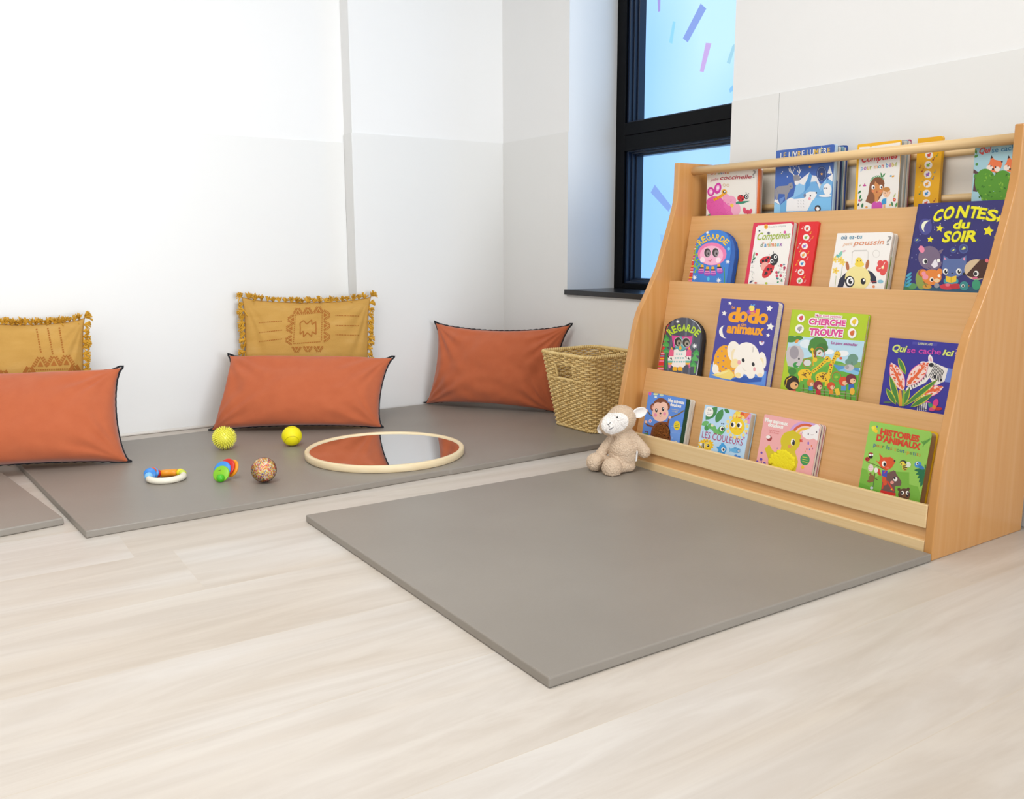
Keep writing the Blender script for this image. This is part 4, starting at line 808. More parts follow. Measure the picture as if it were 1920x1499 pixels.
b.e(225, 235, 46, 55, '#f6c8b4').e(280, 232, 44, 55, '#f6c8b4').e(250, 290, 80, 78, '#f6c8b4').e(211, 258, 12, 20, BK).e(276, 247, 12, 20, BK).e(214, 252, 4, 6, '#ffffff').e(279, 240, 4, 6, '#ffffff').e(251, 287, 10, 9, BK).l([(240, 312), (250, 318), (262, 312)], 4, '#a8503a').e(202, 304, 16, 17, '#ee94b4').e(292, 292, 15, 17, '#ee94b4').e(152, 362, 14, 18, '#f3d8d8').e(152, 362, 7, 9, '#e0506a').e(265, 475, 82, 92, '#2a1a12')
b.e(412, 407, 32, 46, '#f2d428')
for y in (392, 408, 424): b.l([(395, y-2), (430, y+3)], 6, '#4a7a4a')
b.e(365, 525, 8, 10, '#8ab4f0').e(400, 565, 14, 10, '#f0ead0').t('Mes animaux', 325, 172, 482, 200, 32, WH, .045).t('doudous', 345, 213, 452, 232, 30, WH, .045).t('Les animaux', 355, 250, 426, 262, 12, '#e8d8a0').t('sauvages', 362, 268, 418, 278, 12, '#e8d8a0')
b.finish(back='#d8d0c4', leaves=[(.015, mat('#14452c', .6), .002, 0), (.003, '#e4ded4', .004, -.002), (.007, '#d8d0c4', .006, 0), (.007, '#e0d8cc', .008, -.001)])
def fur_patch(bk, cx, cy, rx, ry, col, n, seed, lump=False):
    r2 = random.Random(seed); bm = bmesh.new(); c = bk.c2(cx, cy); ax = Vector(bk.c2(cx+rx, cy))-Vector(c); ay = Vector(bk.c2(cx, cy-ry))-Vector(c)
    for i in range(n):
        a = r2.uniform(0, 2*PI); r = math.sqrt(r2.random()); p = Vector(c)+ax*r*math.cos(a)+ay*r*math.sin(a)
        if p.y < .004: continue
        z = .0012+.003*(1-r*r); d = Vector((r2.uniform(-1, 1), r2.uniform(-1, 1), r2.uniform(.5, 1.2))).normalized(); q = Vector((p.x, p.y, .0012))
        if lump: add_ell(bm, (p.x, p.y, .001), (.0078, .0066, .0022), Matrix.Rotation(r2.uniform(0, 3), 3, 'Z'), 8, 5)
        else: add_tube(bm, [q, q+d*.003+Vector((0, 0, z*.5)), q+d*.0055+Vector((r2.uniform(-.002, .002), -.001, z*.3))], [.0009, .0008, .0003], 4, cap=False)
    obj('fur_patch', bm, col, bk.root)
fur_patch(b, 266, 478, 78, 88, noisy('brown_fur', [(.3, '#8a4f18'), (.7, '#a86526')], (400, 400, 400), .9), 900, 3)
b = Book('picture_book', 'pale blue board book with a smiling sun, a caterpillar and fishes, bottom tier', 4, .023, .2, (1322.2, 759), (1409, 776), K8, '#bcdcf5', radius=.003, lradius=.001)
b.leaf(690, 350, 805, 225, 42, '#3f8a4c').leaf(790, 380, 858, 245, 34, '#478f50').leaf(872, 245, 922, 285, 18, '#3f8a4c').leaf(650, 400, 725, 370, 24, '#6fb86a').e(725, 272, 40, 50, WH).t('5+', 712, 262, 745, 268, 22, '#4a4a4a', .02)
for y in (282, 296): b.l([(702, y-2), (750, y+5)], 4, '#8a8a9a')
for r, c in ((150, '#e25a2c'), (100, '#f2a030'), (60, '#f6d84a')): b.leaf(960, 370, 1010+(150-r)*-.2, 265-(150-r)*.05, r*.2, c)
b.p([(990, 265), (1130, 290), (1135, 320), (1060, 345), (1000, 330)], '#e25a2c').p([(1060, 280), (1170, 300), (1165, 330), (1080, 350)], '#f08a4a').p([(1120, 292), (1172, 300), (1130, 400), (1060, 370)], '#e0a0d0').p([(990, 268), (1040, 272), (1000, 340)], '#f6d84a').e(1042, 318, 20, 16, '#f4b43a')
for i in range(14):
    a = i*2*PI/14; b.e(996+98*math.cos(a), 415+108*math.sin(a), 15, 17, '#f6dc80')
b.e(996, 415, 76, 86, '#f5d028').e(958, 398, 25, 27, '#fdf8ee').e(1018, 402, 25, 27, '#fdf8ee').e(950, 398, 14, 20, BK).e(1010, 404, 14, 20, BK).l([(970, 432), (982, 440), (995, 434)], 4, '#d08a1a').e(935, 430, 12, 9, '#f4a83a').e(1030, 440, 12, 9, '#f4a83a')
for q in ((700, 430, 22, 27), (735, 412, 24, 28), (768, 432, 25, 28), (795, 465, 30, 26), (832, 470, 34, 28)): b.e(*q, rnd.choice(['#5fae5c', '#4a9a50', '#6fb864']))
b.e(848, 445, 34, 36, '#55a85a').e(850, 438, 21, 24, '#fdf8ee').e(854, 440, 13, 17, BK).e(848, 388, 7, 7, BK).e(866, 390, 7, 7, BK).e(755, 405, 16, 12, '#e8e0c0')
b.t('LES COULEURS', 652, 522, 1046, 604, 66, '#b0356c', .002)
for i in range(14):
    a = i*2*PI/14; b.leaf(692+30*math.cos(a), 595+30*math.sin(a), 692+84*math.cos(a), 595+60*math.sin(a), 12, '#f2c21e')
b.e(692, 595, 52, 42, '#f4c61c').e(668, 600, 24, 24, '#f6e8b0').l([(660, 580), (655, 622)], 7, BK).l([(674, 578), (672, 626)], 7, BK).e(712, 600, 26, 28, '#f4d44a').e(716, 602, 12, 15, BK).e(712, 598, 4, 5, WH).l([(695, 565), (690, 555)], 4, BK).l([(705, 563), (710, 553)], 4, BK).e(645, 588, 12, 16, WH)
b.e(855, 635, 40, 48, '#3f9fe0').leaf(855, 600, 860, 575, 18, '#3f9fe0').leaf(825, 640, 800, 610, 10, '#3f9fe0').leaf(825, 650, 810, 672, 10, '#3f9fe0').e(862, 640, 19, 21, WH).e(866, 642, 10, 13, BK).e(858, 680, 22, 8, '#2f86cc')
b.e(985, 648, 50, 26, '#68b4e4', .12).p([(945, 645), (918, 612), (925, 665)], '#68b4e4').e(1012, 652, 22, 20, '#4a92cc').e(1016, 654, 12, 12, '#e8eef4').e(1016, 655, 6, 8, BK).e(980, 626, 18, 8, '#4a92cc').e(985, 702, 16, 14, '#4a8ad8').e(1015, 712, 15, 14, '#4a8ad8')
for x, y in ((1090, 482), (1065, 525), (1110, 338)): b.s(x, y, 13, '#d06aa8')
for i in range(10): b.e(rnd.uniform(640, 1080), rnd.uniform(460, 700), 4, 4, '#8ab8e8', n=6)
b.finish(back='#bcdcf5', pages=mat('#d8cdb8', .6))
b = Book('picture_book', 'pink board book with a yellow duckling under a rainbow, bottom tier', 4, .024, .2, (1434, 776), (1538, 797.5), K8, '#f0aeae', radius=.008, lradius=.001)
for r, c in ((170, '#cfa2d8'), (140, '#d8603c'), (112, '#f2d0c0'), (92, '#f2c23c'), (66, '#f3cfc4'), (46, '#6a8ad8')):
    b.p([(1630-r*.95*math.cos(math.radians(a))*1.0+30, 500-r*.80*math.sin(math.radians(a))*1.0-0*a) for a in range(-10, 185, 12)], c)
b.p([(1500, 470), (1800, 500), (1800, 620), (1480, 620)], '#f0aeae').p([(1590, 520), (1690, 480), (1700, 620), (1590, 620)], '#f0aeae')
for q in ((1700, 490, 60, 52), (1745, 470, 50, 65), (1775, 500, 40, 50), (1660, 490, 30, 36), (1770, 425, 30, 30)): b.e(*q, '#f4efee')
b.e(1690, 490, 6, 10, '#7a6a72').e(1770, 470, 6, 10, '#7a6a72').l([(1715, 495), (1727, 500), (1740, 494)], 4, '#a88a92')
b.p([(1265, 630), (1310, 590), (1335, 640), (1370, 670), (1380, 780), (1310, 760)], '#d6c222').p([(1450, 480), (1540, 450), (1620, 500), (1600, 600), (1560, 660), (1590, 760), (1560, 870), (1300, 870), (1300, 720), (1420, 640)], '#d6c222').e(1515, 560, 96, 98, '#d6c222').e(1440, 770, 140, 125, '#d6c222')
b.e(1540, 568, 20, 34, '#fdf8f0').e(1545, 572, 14, 28, BK).e(1540, 560, 5, 7, WH).e(1508, 610, 18, 18, '#e09a5c').p([(1605, 540), (1640, 545), (1622, 555), (1640, 566), (1606, 566)], '#d8482c').e(1432, 765, 124, 112, '#a8981a')
b.e(1310, 530, 26, 28, '#a03a3a').e(1300, 518, 22, 16, '#f6ece8').e(1657, 738, 46, 56, '#3f9454')
for y in (715, 738, 760): b.l([(1632, y-4), (1682, y+5)], 7, '#d8d44a')
b.e(1690, 578, 8, 16, '#8a6ac8').e(1720, 605, 5, 10, '#e07a4a').e(1675, 635, 5, 12, '#c84a5a').e(1702, 640, 5, 10, '#5a7ac8').e(1660, 660, 5, 9, '#e0a04a').e(1730, 630, 5, 9, '#a04a6a').s(1235, 672, 16, '#6a4ab0').s(1388, 628, 9, '#8a5ac0').e(1635, 812, 16, 16, '#f0c03a')
for x, y in ((1190, 760), (1230, 735), (1262, 775)): b.e(x, y, 14, 14, '#6a4ab0').l([(x, y), (x+6, y+40)], 6, '#4a3a7a')
b.t('Mes animaux', 1268, 365, 1490, 408, 36, WH, .045).t('doudous', 1297, 412, 1444, 438, 36, WH, .045).t('Les animaux', 1310, 455, 1408, 472, 14, '#d86a6a').t('de la ferme', 1312, 475, 1400, 492, 14, '#d86a6a')
b.finish(back='#e8c0c0', leaves=[(.005, '#efe6dc', .001, 0), (.003, '#6a4a6a', .001, 0), (.006, '#e4d8cc', .003, 0), (.003, '#c05a7a', .003, 0), (.004, '#e8dcd0', .004, 0)])
fur_patch(b, 1432, 765, 118, 106, mat('#ecdc1e', .85, 'yellow_plush'), 190, 5, True)
b = Book('picture_book', 'green picture book with a fox riding a bear, bottom tier right beside the side panel', 4, .030, .188, (1631.8, 788.5), (1748, 811.5), K9, '#96cc58', radius=.009, lradius=.003)
b.p([(270, 570), (320, 590), (350, 690), (400, 650), (520, 600), (700, 610), (700, 720), (780, 740), (820, 880), (800, 960), (230, 830)], '#79b63e').p([(240, 700), (300, 720), (420, 780), (560, 830), (800, 960), (230, 900)], '#6aae38')
b.e(385, 215, 20, 30, '#e8d82c').e(400, 238, 16, 14, '#f0c82c').e(372, 205, 14, 14, '#f0e04a').e(408, 195, 8, 10, '#5a7a9a')
for i in range(7): b.leaf(835, 360, 800+i*16+10, 330-i*6+rnd.uniform(-10, 20), 6, '#5f9e3e')
b.l([(822, 380), (850, 330), (900, 300)], 5, '#4a8a3a')
for i in range(5): b.leaf(850-i*2, 590+i*12, 745+i*14, 590+i*38, 17, '#1f7048')
b.l([(845, 540), (850, 620), (845, 660)], 12, '#1f7048').e(780, 540, 32, 30, '#4a92d0').e(810, 565, 30, 16, '#3a7ab8', .5).e(772, 530, 11, 13, WH).e(774, 532, 6, 8, BK)
b.p([(445, 770), (455, 690), (490, 620), (545, 600), (560, 590), (575, 610), (600, 650), (628, 690), (625, 730), (570, 735), (575, 830), (440, 800)], '#70504c').e(568, 612, 12, 16, '#70504c').e(604, 705, 26, 24, '#70504c').e(575, 672, 18, 20, '#fdf8f0').e(568, 662, 10, 12, BK).e(545, 702, 17, 15, '#e8988a').p([(440, 770), (580, 800), (568, 850), (432, 820)], '#d82c2a').l([(500, 690), (560, 780)], 15, '#d83c2a').l([(455, 760), (470, 700)], 14, '#d83c2a').e(540, 765, 8, 8, '#f0c03a')
b.p([(395, 500), (425, 515), (437, 490), (428, 436), (465, 478), (530, 470), (570, 500), (573, 520), (540, 570), (490, 595), (440, 560), (430, 540)], '#dd5426').e(490, 530, 58, 58, '#dd5426').e(472, 532, 21, 26, '#fdf8f0').e(478, 538, 12, 17, BK).e(568, 506, 8, 8, BK).e(505, 570, 14, 10, '#e8705a').p([(455, 590), (505, 595), (495, 655), (450, 640)], '#4a4ab8').l([(495, 590), (470, 620)], 7, '#d83a5a').p([(455, 645), (490, 655), (500, 720), (475, 730), (455, 690)], '#dd5426').p([(390, 585), (430, 575), (450, 640), (430, 640)], '#d8382a').e(400, 590, 18, 24, '#f4ece4')
b.l([(312, 512), (400, 545), (480, 585)], 5, '#5a4a2a').e(352, 570, 24, 34, '#f0d8d8')
for i in range(9): b.e(340+i % 3*12, 552+i//3*16, 3, 3, '#c84a5a', n=6)
b.e(322, 490, 22, 20, '#b8222a').e(352, 462, 20, 24, '#2a2226').e(352, 442, 22, 12, '#a83038').e(345, 452, 9, 10, WH).e(366, 452, 9, 10, WH).e(315, 490, 5, 5, BK).e(332, 484, 5, 5, BK)
b.e(360, 665, 28, 34, '#8a6238').e(348, 625, 10, 12, '#8a6238').e(340, 690, 20, 14, '#8a6238').l([(390, 620), (385, 660), (415, 680)], 7, '#5a4424').l([(380, 680), (370, 760)], 5, '#4a6a4a').e(360, 752, 15, 13, '#c8d0d8')
b.e(645, 520, 30, 20, '#26262c').e(640, 530, 22, 20, '#f0d84a').e(660, 565, 24, 30, '#f0d23a').l([(640, 555), (680, 550)], 8, BK).l([(642, 572), (682, 568)], 8, BK).l([(650, 588), (676, 586)], 7, BK).e(696, 535, 18, 24, '#e4ecd8', -.7).e(690, 555, 22, 10, '#e4ecd8').e(632, 535, 4, 5, BK)
b.e(655, 810, 55, 55, '#5c3a2a').e(608, 765, 14, 15, '#5c3a2a').e(692, 762, 14, 15, '#5c3a2a').e(670, 835, 34, 28, '#7e5436').e(640, 795, 15, 17, '#fdf8f0').e(684, 795, 15, 17, '#fdf8f0').e(634, 795, 8, 10, BK).e(690, 798, 8, 10, BK).e(684, 822, 12, 10, BK).e(640, 885, 70, 50, '#5c3a2a')
b.t('HISTOIRES', 435, 262, 788, 332, 52, '#d64024', .055).t('D’ANIMAUX', 400, 318, 800, 406, 54, '#d64024', .055).tc('pour les tout-petits', 375, 372, 802, 468, 36, ['#4a6a9a', '#c8703a', '#d8a03a', '#6a8a4a', '#4a7a8a'], .01)
b.finish(back='#e6b818', pages=mat('#b8a894', .7), inset=.004)
# ================================================================== CUSHIONS
def seg_noise(p): return noise.noise(Vector(p))
class Pillow:
    def __init__(s, bl, br, tl, tr, Tf, Tb, pu=.06, pv=.09, seed=0, wr=.004, power=.42, ears=0.035, sag=.25, puff=(0, 0, 0, 0)):
        s.puff = puff
        s.c = [Vector(q) for q in (bl, br, tl, tr)]; s.Tf, s.Tb, s.pu, s.pv, s.seed, s.wr, s.pw, s.ears, s.sag = Tf, Tb, pu, pv, seed, wr, power, ears, sag
        ex = (s.c[1]-s.c[0]+s.c[3]-s.c[2]).normalized(); ey = (s.c[2]-s.c[0]+s.c[3]-s.c[1]).normalized()
        s.n = ex.cross(ey).normalized(); s.ex, s.ey = ex, ey
    def flat(s, u, v):
        uu = u*(1-s.pu*(1-v*v)*abs(u)**1.5); vv = v*(1-s.pv*(1-u*u)*abs(v)**1.5)
        k = 1+s.ears*(u*v)**8; a, b = (uu*k+1)/2, (vv*k+1)/2
        return s.c[0]*(1-a)*(1-b)+s.c[1]*a*(1-b)+s.c[2]*(1-a)*b+s.c[3]*a*b
    def pos(s, u, v, side):
        p = s.flat(u, v); q = max(0, (1-abs(u)**2.4)*(1-abs(v)**2.4)); th = q**s.pw*(1-s.sag*v)
        w = 0
        if s.wr:
            e = seg_noise((u*2.2+s.seed, v*1.4, side*3.1))*1.2
            # folds running in from the corners and side seams
            for cu, cv in ((1, 1), (1, -1), (-1, 1), (-1, -1)):
                du, dv = (u-cu), (v-cv)*.6; r = math.hypot(du, dv); a = math.atan2(dv, du)
                e += math.exp(-r*2.6)*1.5*math.sin(a*15+s.seed+seg_noise((a*2, r*2, s.seed))*2)*min(1, r*5)
            e += .5*seg_noise((u*7+s.seed*2, v*4, side))
            w = s.wr*e*min(1, q*3)
        d = (s.Tf if side > 0 else s.Tb)*th+w
        if side > 0:
            full = q**.6
            for amt, t, ax, c in ((s.puff[0], -u, -s.ex, v), (s.puff[1], u, s.ex, v), (s.puff[2], -v, -s.ey, u), (s.puff[3], v, s.ey, u)):
                if amt and t > 0: p = p+ax*amt*math.exp(-((1-t)/.22)**2)*min(1, q*6)**.5*(1-abs(c)**6)
        return p+s.n*d*side
    def mesh(s, nu=96, nv=64, zmin=None):
        bm = bmesh.new(); G = {}
        def g(i, N):
            t = -1+2*i/N; return math.sin(t*PI/2)*.45+t*.55
        for side in (1, -1):
            for i in range(nu+1):
                for j in range(nv+1):
                    edge = i in (0, nu) or j in (0, nv)
                    if side < 0 and edge: continue
                    p = s.flat(g(i, nu), g(j, nv)) if edge else s.pos(g(i, nu), g(j, nv), side)
                    if zmin is not None and p.z < zmin: p.z = zmin+.15*(zmin-p.z)*0
                    G[(side, i, j)] = bm.verts.new(p)
                    if edge: G[(-side, i, j)] = G[(side, i, j)]
            for i in range(nu):
                for j in range(nv):
                    q = [G[(side, i, j)], G[(side, i+1, j)], G[(side, i+1, j+1)], G[(side, i, j+1)]]
                    f = bm.faces.new(q if side > 0 else q[::-1]); f.smooth = True
        return bm
    def rim(s, n=70):
        P = []
        for i in range(n): P.append((-1+2*i/n, -1))
        for i in range(n): P.append((1, -1+2*i/n))
        for i in range(n): P.append((1-2*i/n, 1))
        for i in range(n): P.append((-1, 1-2*i/n))
        return P
def terracotta(label, bl, br, tl, tr, Tf, Tb, seed, **kw):
    P = Pillow(bl, br, tl, tr, Tf, Tb, seed=seed, **kw)
    base = (Vector(bl)+Vector(br))/2
    root = thing('cushion', label, 'cushion', base, group='terracotta cushions')
    inv = Matrix.Translation(base).inverted()
    o = obj('cover', P.mesh(zmin=.0205), ORANGE, root, True); o.data.transform(inv)
    bm = bmesh.new(); pts = []
    for k, (u, v) in enumerate(P.rim()):
        p = P.flat(u, v)+P.n*.0016*math.sin(k*1.3)+P.ey*.0012*math.sin(k*2.1)
        if abs(u) > .97 and abs(v) > .97: p += (P.ex*u+P.ey*v)*.006
        p.z = max(p.z, .0245); pts.append(p-base)
    add_tube(bm, pts, .0036, 6, True); obj('overlock_edge', bm, BLACK_T, root, True)
    return P
BT = .024
terracotta('terracotta cushion lying against the left mustard cushion, cut off by the photo edge',
           (-.105, 3.318, BT), (.513, 3.120, BT), (-.07, 3.465, .318), tuple(at_y(222, 693, 3.26)), .10, .05, 1.7, wr=.006, puff=(0, 0, .012, .012))
terracotta('terracotta cushion in front of the fringed cushion in the middle of the wall',
           tuple(at_z(401, 806, BT)), tuple(at_z(712, 801, BT)), tuple(at_y(434, 669, 3.545)), tuple(at_y(732, 673, 3.25)), .095, .045, 4.1, wr=.006, puff=(.022, 0, .012, .022))
terracotta('terracotta cushion standing in the room corner behind the wicker basket',
           tuple(at_z(802, 756, BT)), (2.235, 3.045, BT), tuple(at_y(820, 608, 3.53)), tuple(at_x(1066, 612, 2.285)), .085, .04, 7.4, pu=.10, pv=.14, wr=.008, puff=(.006, 0, .012, 0))
def fringed(label, bl, br, tl, tr, Tf, Tb, seed, motif, crop):
    P = Pillow(bl, br, tl, tr, Tf, Tb, seed=seed, pu=.03, pv=.06, wr=.005, sag=.15)
    base = (Vector(bl)+Vector(br))/2
    root = thing('fringed_cushion', label, 'cushion', base, group='mustard fringed cushions')
    inv = Matrix.Translation(base).inverted()
    me_bm = P.mesh(zmin=.0205); bvh = BVHTree.FromBMesh(me_bm)
    # tassels
    bm = bmesh.new(); r2 = random.Random(seed)
    def tassel(u, v):
        p = P.flat(u, v); out = (P.ex*(u if abs(u) > .99 else 0)+P.ey*(v if abs(v) > .99 else 0)).normalized()
        lean = Vector((r2.uniform(-.4, .4), r2.uniform(-.4, .4), r2.uniform(-.5, .25)))
        d0 = (out+lean*.5+P.n*r2.uniform(-.1, .5)).normalized(); L = r2.uniform(.020, .031)
        for k in range(20):
            d = (d0+Vector((r2.gauss(0, .4), r2.gauss(0, .4), r2.gauss(0, .4)))).normalized()
            q0 = p+P.n*.002; q1 = q0+d*L*.5; q2 = q0+d*L+Vector((0, 0, -L*r2.uniform(0, .35)))
            for q in (q1, q2): q.z = max(q.z, .0235)
            q0 = Vector((q0.x, q0.y, max(q0.z, .0235)))
            add_tube(bm, [q0-base, q1-base, q2-base], [.0021, .0026, .0018], 4, cap=False)
    n = 22
    for i in range(n+1):
        t = -1+2*i/n
        tassel(-1, t); tassel(1, t)
        tassel(t, 1)
        if abs(t) > .5: tassel(t, -1)
    obj('tassel_fringe', bm, TASSEL, root, True)
    # embroidery, stitched into the cloth
    bm = me_bm; base = Vector()
    def on(x, y):
        px, py = crop[0]+x/crop[2], crop[1]+y/crop[2]; d = ray(px, py).normalized()
        h = bvh.ray_cast(EYE, d); return (h[0]+P.n*.0006, h[1]) if h[0] else (None, None)
    def stitch(x0, y0, x1, y1, w):
        dx, dy = x1-x0, y1-y0; L = math.hypot(dx, dy) or 1; nx, ny = -dy/L*w/2, dx/L*w/2
        q = [on(*k)[0] for k in ((x0+nx, y0+ny), (x1+nx, y1+ny), (x1-nx, y1-ny), (x0-nx, y0-ny))]
        if None in q: return
        t = P.n*.0007
        a = [bm.verts.new(k-base) for k in q]; b2 = [bm.verts.new(k+t-base) for k in q]
        bm.faces.new(b2).material_index = 1
        for i in range(4): bm.faces.new((a[i], a[(i+1) % 4], b2[(i+1) % 4], b2[i])).material_index = 1
    def dash(x0, y0, x1, y1, step, w, fill=.6):
        L = math.hypot(x1-x0, y1-y0); n = max(1, int(L/step))
        for i in range(n):
            a, b2 = i/n, (i+fill)/n; stitch(x0+(x1-x0)*a, y0+(y1-y0)*a, x0+(x1-x0)*b2, y0+(y1-y0)*b2, w)
    def line(pts, w):
        for a, b2 in zip(pts, pts[1:]): dash(a[0], a[1], b2[0], b2[1], 12, w, 1.0)
    def tri(x, y, r, d):
        """serrated triangle pointing to angle d"""
        c, sn = math.cos(d), math.sin(d); f = lambda a, b2: (x+a*c-b2*sn, y+a*sn+b2*c)
        for k in range(5):
            t = k/5; 
            for sg in (-1, 1):
                p = f(t*r*1.5-r*.5, sg*(1-t)*r*.9); q = f(t*r*1.5-r*.5+10, sg*((1-t)*r*.9+14)); stitch(*p, *q, 8)
        line([f(-r*.5, -r*.85), f(r, 0), f(-r*.5, r*.85)], 4)
        for k in range(4): t = k/4; line([f(-r*.4+t*r*.8, -(1-t)*r*.42), f(-r*.4+t*r*.8, (1-t)*r*.42)], 8)
    motif(dash, line, tri, stitch); o = obj('cover', bm, [MUSTARD, STITCH], root); o.data.transform(inv)
    return P
def motif_star(dash, line, tri, stitch):
    line([(862, 430), (895, 405), (925, 440), (970, 400), (975, 445), (1010, 415), (1012, 475), (1012, 535), (975, 510), (970, 555), (930, 520), (895, 560), (893, 505), (862, 535), (865, 480), (862, 430)], 10)
    dash(820, 352, 1068, 330, 17, 9); dash(1070, 332, 1062, 600, 17, 9); dash(818, 352, 800, 615, 17, 9); dash(800, 622, 1060, 605, 17, 9)
    for x, y in ((842, 325), (935, 320), (1035, 312)): tri(x, y, 36, -PI/2)
    for x, y in ((1105, 355), (1105, 455), (1105, 560)): tri(x, y, 40, 0)
    for x, y in ((785, 395), (770, 480), (765, 590)): tri(x, y, 38, PI)
    for x, y in ((830, 670), (935, 665), (1035, 665)): tri(x, y, 36, PI/2)
    for y0, y1 in ((358, 364), (452, 455), (540, 545)): dash(1195, y0, 1420, y1, 15, 9)
    for y0, y1 in ((428, 410), (520, 495), (605, 578)): dash(475, y0, 700, y1, 16, 9)
M2K = (390, 520, 4.9973)
fringed('mustard fringed cushion with a star motif, against the middle of the wall',
        tuple(at_y(455, 800, 3.60)), tuple(at_y(694, 786, 3.485)), tuple(at_y(457, 561, 3.625)), tuple(at_y(692, 560, 3.53)), .045, .03, 3, motif_star, M2K)
def motif_lines(dash, line, tri, stitch):
    for x0, x1, y0, y1 in ((205, 232, 290, 430), (268, 298, 285, 440), (333, 358, 283, 430)): dash(x0, y0, x1, y1, 13, 9)
    for x, y in ((228, 485), (303, 480), (374, 475)): tri(x, y, 36, -PI/2)
    dash(190, 522, 410, 516, 12, 9); dash(190, 522, 140, 555, 12, 9); dash(410, 516, 450, 540, 12, 9); dash(60, 560, 135, 560, 12, 9); dash(10, 540, 60, 560, 12, 9); dash(190, 530, 205, 560, 12, 9)
    for x, y in ((20, 550), (165, 530), (420, 520)): tri(x, y, 24, -PI/2)
fringed('mustard fringed cushion with three stitched lines, at the left edge of the photo',
        (-.06, 3.60, .028), (.452, 3.50, .028), tuple(at_y(-42, 604, 3.63)), tuple(at_y(156, 600, 3.56)), .07, .03, 11, motif_lines, (0, 520, 2.998))
# ================================================================== ROUND MIRROR
MC = Vector((1.282, 2.742, .0205)); MR = .272
root = thing('round_mirror', 'round mirror in a pale wooden hoop lying on the long mat', 'mirror', MC)
bm = bmesh.new(); add_lathe(bm, [(MR-.016, 0), (MR-.003, 0), (MR, .003), (MR, .021), (MR-.003, .024), (MR-.013, .024), (MR-.016, .021), (MR-.016, 0)], (0, 0, 0), n=96)
obj('hoop', bm, PLYW, root, True)
mm = mat('#e9ecee', .015, 'silvered_mirror', Metallic=1.0)
bm = bmesh.new(); add_lathe(bm, [(0, .010), (MR-.0155, .010), (MR-.0155, .0195), (0, .0195)], (0, 0, 0), n=96, smooth=False); obj('mirror_glass', bm, mm, root)
# ================================================================== TOYS ON THE MAT
Rv = Vector((math.sin(YAW), -math.cos(YAW), 0)); Dv = Vector((math.cos(YAW), math.sin(YAW), 0)); Zv = Vector((0, 0, 1))
def camframe(base):
    """local axes: x = photo right, y = away from the camera, z up"""
    return Matrix.Translation(base) @ Matrix((Rv, Dv, Zv)).transposed().to_4x4()
TM = .0203
# spiky ball
yb = mat('#fbf562', .3, 'yellow_translucent_rubber'); nd, lk, b_ = ntree(yb); b_.inputs['Subsurface Weight'].default_value = .3; b_.inputs['Subsurface Radius'].default_value = (.02, .02, .005)
ro, ri = .0425, .0320
p0 = at_z(422, 842.5, TM); root = thing('spiky_ball', 'yellow spiky sensory ball in front of the middle cushion', 'ball', p0+Vector((0, 0, 0)))
bm = bmesh.new(); add_ell(bm, (0, 0, ro-.001), (ri, ri, ri), seg=40, ring=24); obj('ball', bm, yb, root, True)
bm = bmesh.new(); N = 300
for i in range(N):
    z = 1-2*(i+.5)/N; a = i*2.399963; r = math.sqrt(1-z*z); d = Vector((r*math.cos(a), r*math.sin(a), z)); c = Vector((0, 0, ro-.001))
    add_tube(bm, [c+d*(ri-.002), c+d*(ri+.004), c+d*ro], [.0024, .0016, .0009], 5)
o = obj('spikes', bm, yb, root, True); o['kind'] = 'stuff'
# foam ball
p0 = at_z(548, 836, TM); R_ = .0358; root = thing('foam_ball', 'smooth yellow ball with a curved seam, near the round mirror', 'ball', p0)
ym = mat('#f2e500', .55, 'yellow_foam'); bm = bmesh.new(); add_ell(bm, (0, 0, R_), (R_, R_, R_), seg=40, ring=24); obj('ball', bm, ym, root, True)
bm = bmesh.new(); pts = []; mrot = Matrix.Rotation(.9, 3, 'X') @ Matrix.Rotation(.5, 3, 'Z')
for i in range(90):
    t = 2*PI*i/90; a_, b2 = .75, .25; v = Vector((a_*math.cos(t)+b2*math.cos(3*t), a_*math.sin(t)-b2*math.sin(3*t), 2*math.sqrt(a_*b2)*math.sin(2*t))).normalized(); pts.append(Vector((0, 0, R_))+(mrot @ v)*(R_+.0001))
add_tube(bm, pts, .0009, 6, True); obj('seam', bm, mat('#cdbb00', .6, 'seam_yellow'), root, True)
# confetti bead ball
p0 = at_z(496, 904.5, TM); R_ = .0382; root = thing('bead_ball', 'clear ball filled with tiny multicoloured beads, nearest toy to the mat edge', 'ball', p0)
clear = bpy.data.materials.new('clear_ball_shell'); clear.use_nodes = True; nd = clear.node_tree.nodes; lk = clear.node_tree.links; nd.clear()
out = nd.new('ShaderNodeOutputMaterial'); tr = nd.new('ShaderNodeBsdfTransparent'); gl = nd.new('ShaderNodeBsdfGlossy'); gl.inputs['Roughness'].default_value = .08; mx = nd.new('ShaderNodeMixShader'); fr = nd.new('ShaderNodeLayerWeight'); fr.inputs[0].default_value = .25
lk.new(fr.outputs['Fresnel'], mx.inputs[0]); lk.new(tr.outputs[0], mx.inputs[1]); lk.new(gl.outputs[0], mx.inputs[2]); lk.new(mx.outputs[0], out.inputs[0])
bm = bmesh.new(); add_ell(bm, (0, 0, R_), (R_, R_, R_), seg=40, ring=24); obj('shell', bm, clear, root, True)
bm = bmesh.new(); cols = ['#e8583c', '#ffd84a', '#f59a48', '#7a5a9a', '#fff8ec', '#ee7a94', '#4a5aa0', '#fff07a']
add_ell(bm, (0, 0, R_), (R_*.88, R_*.88, R_*.88), mi=8)
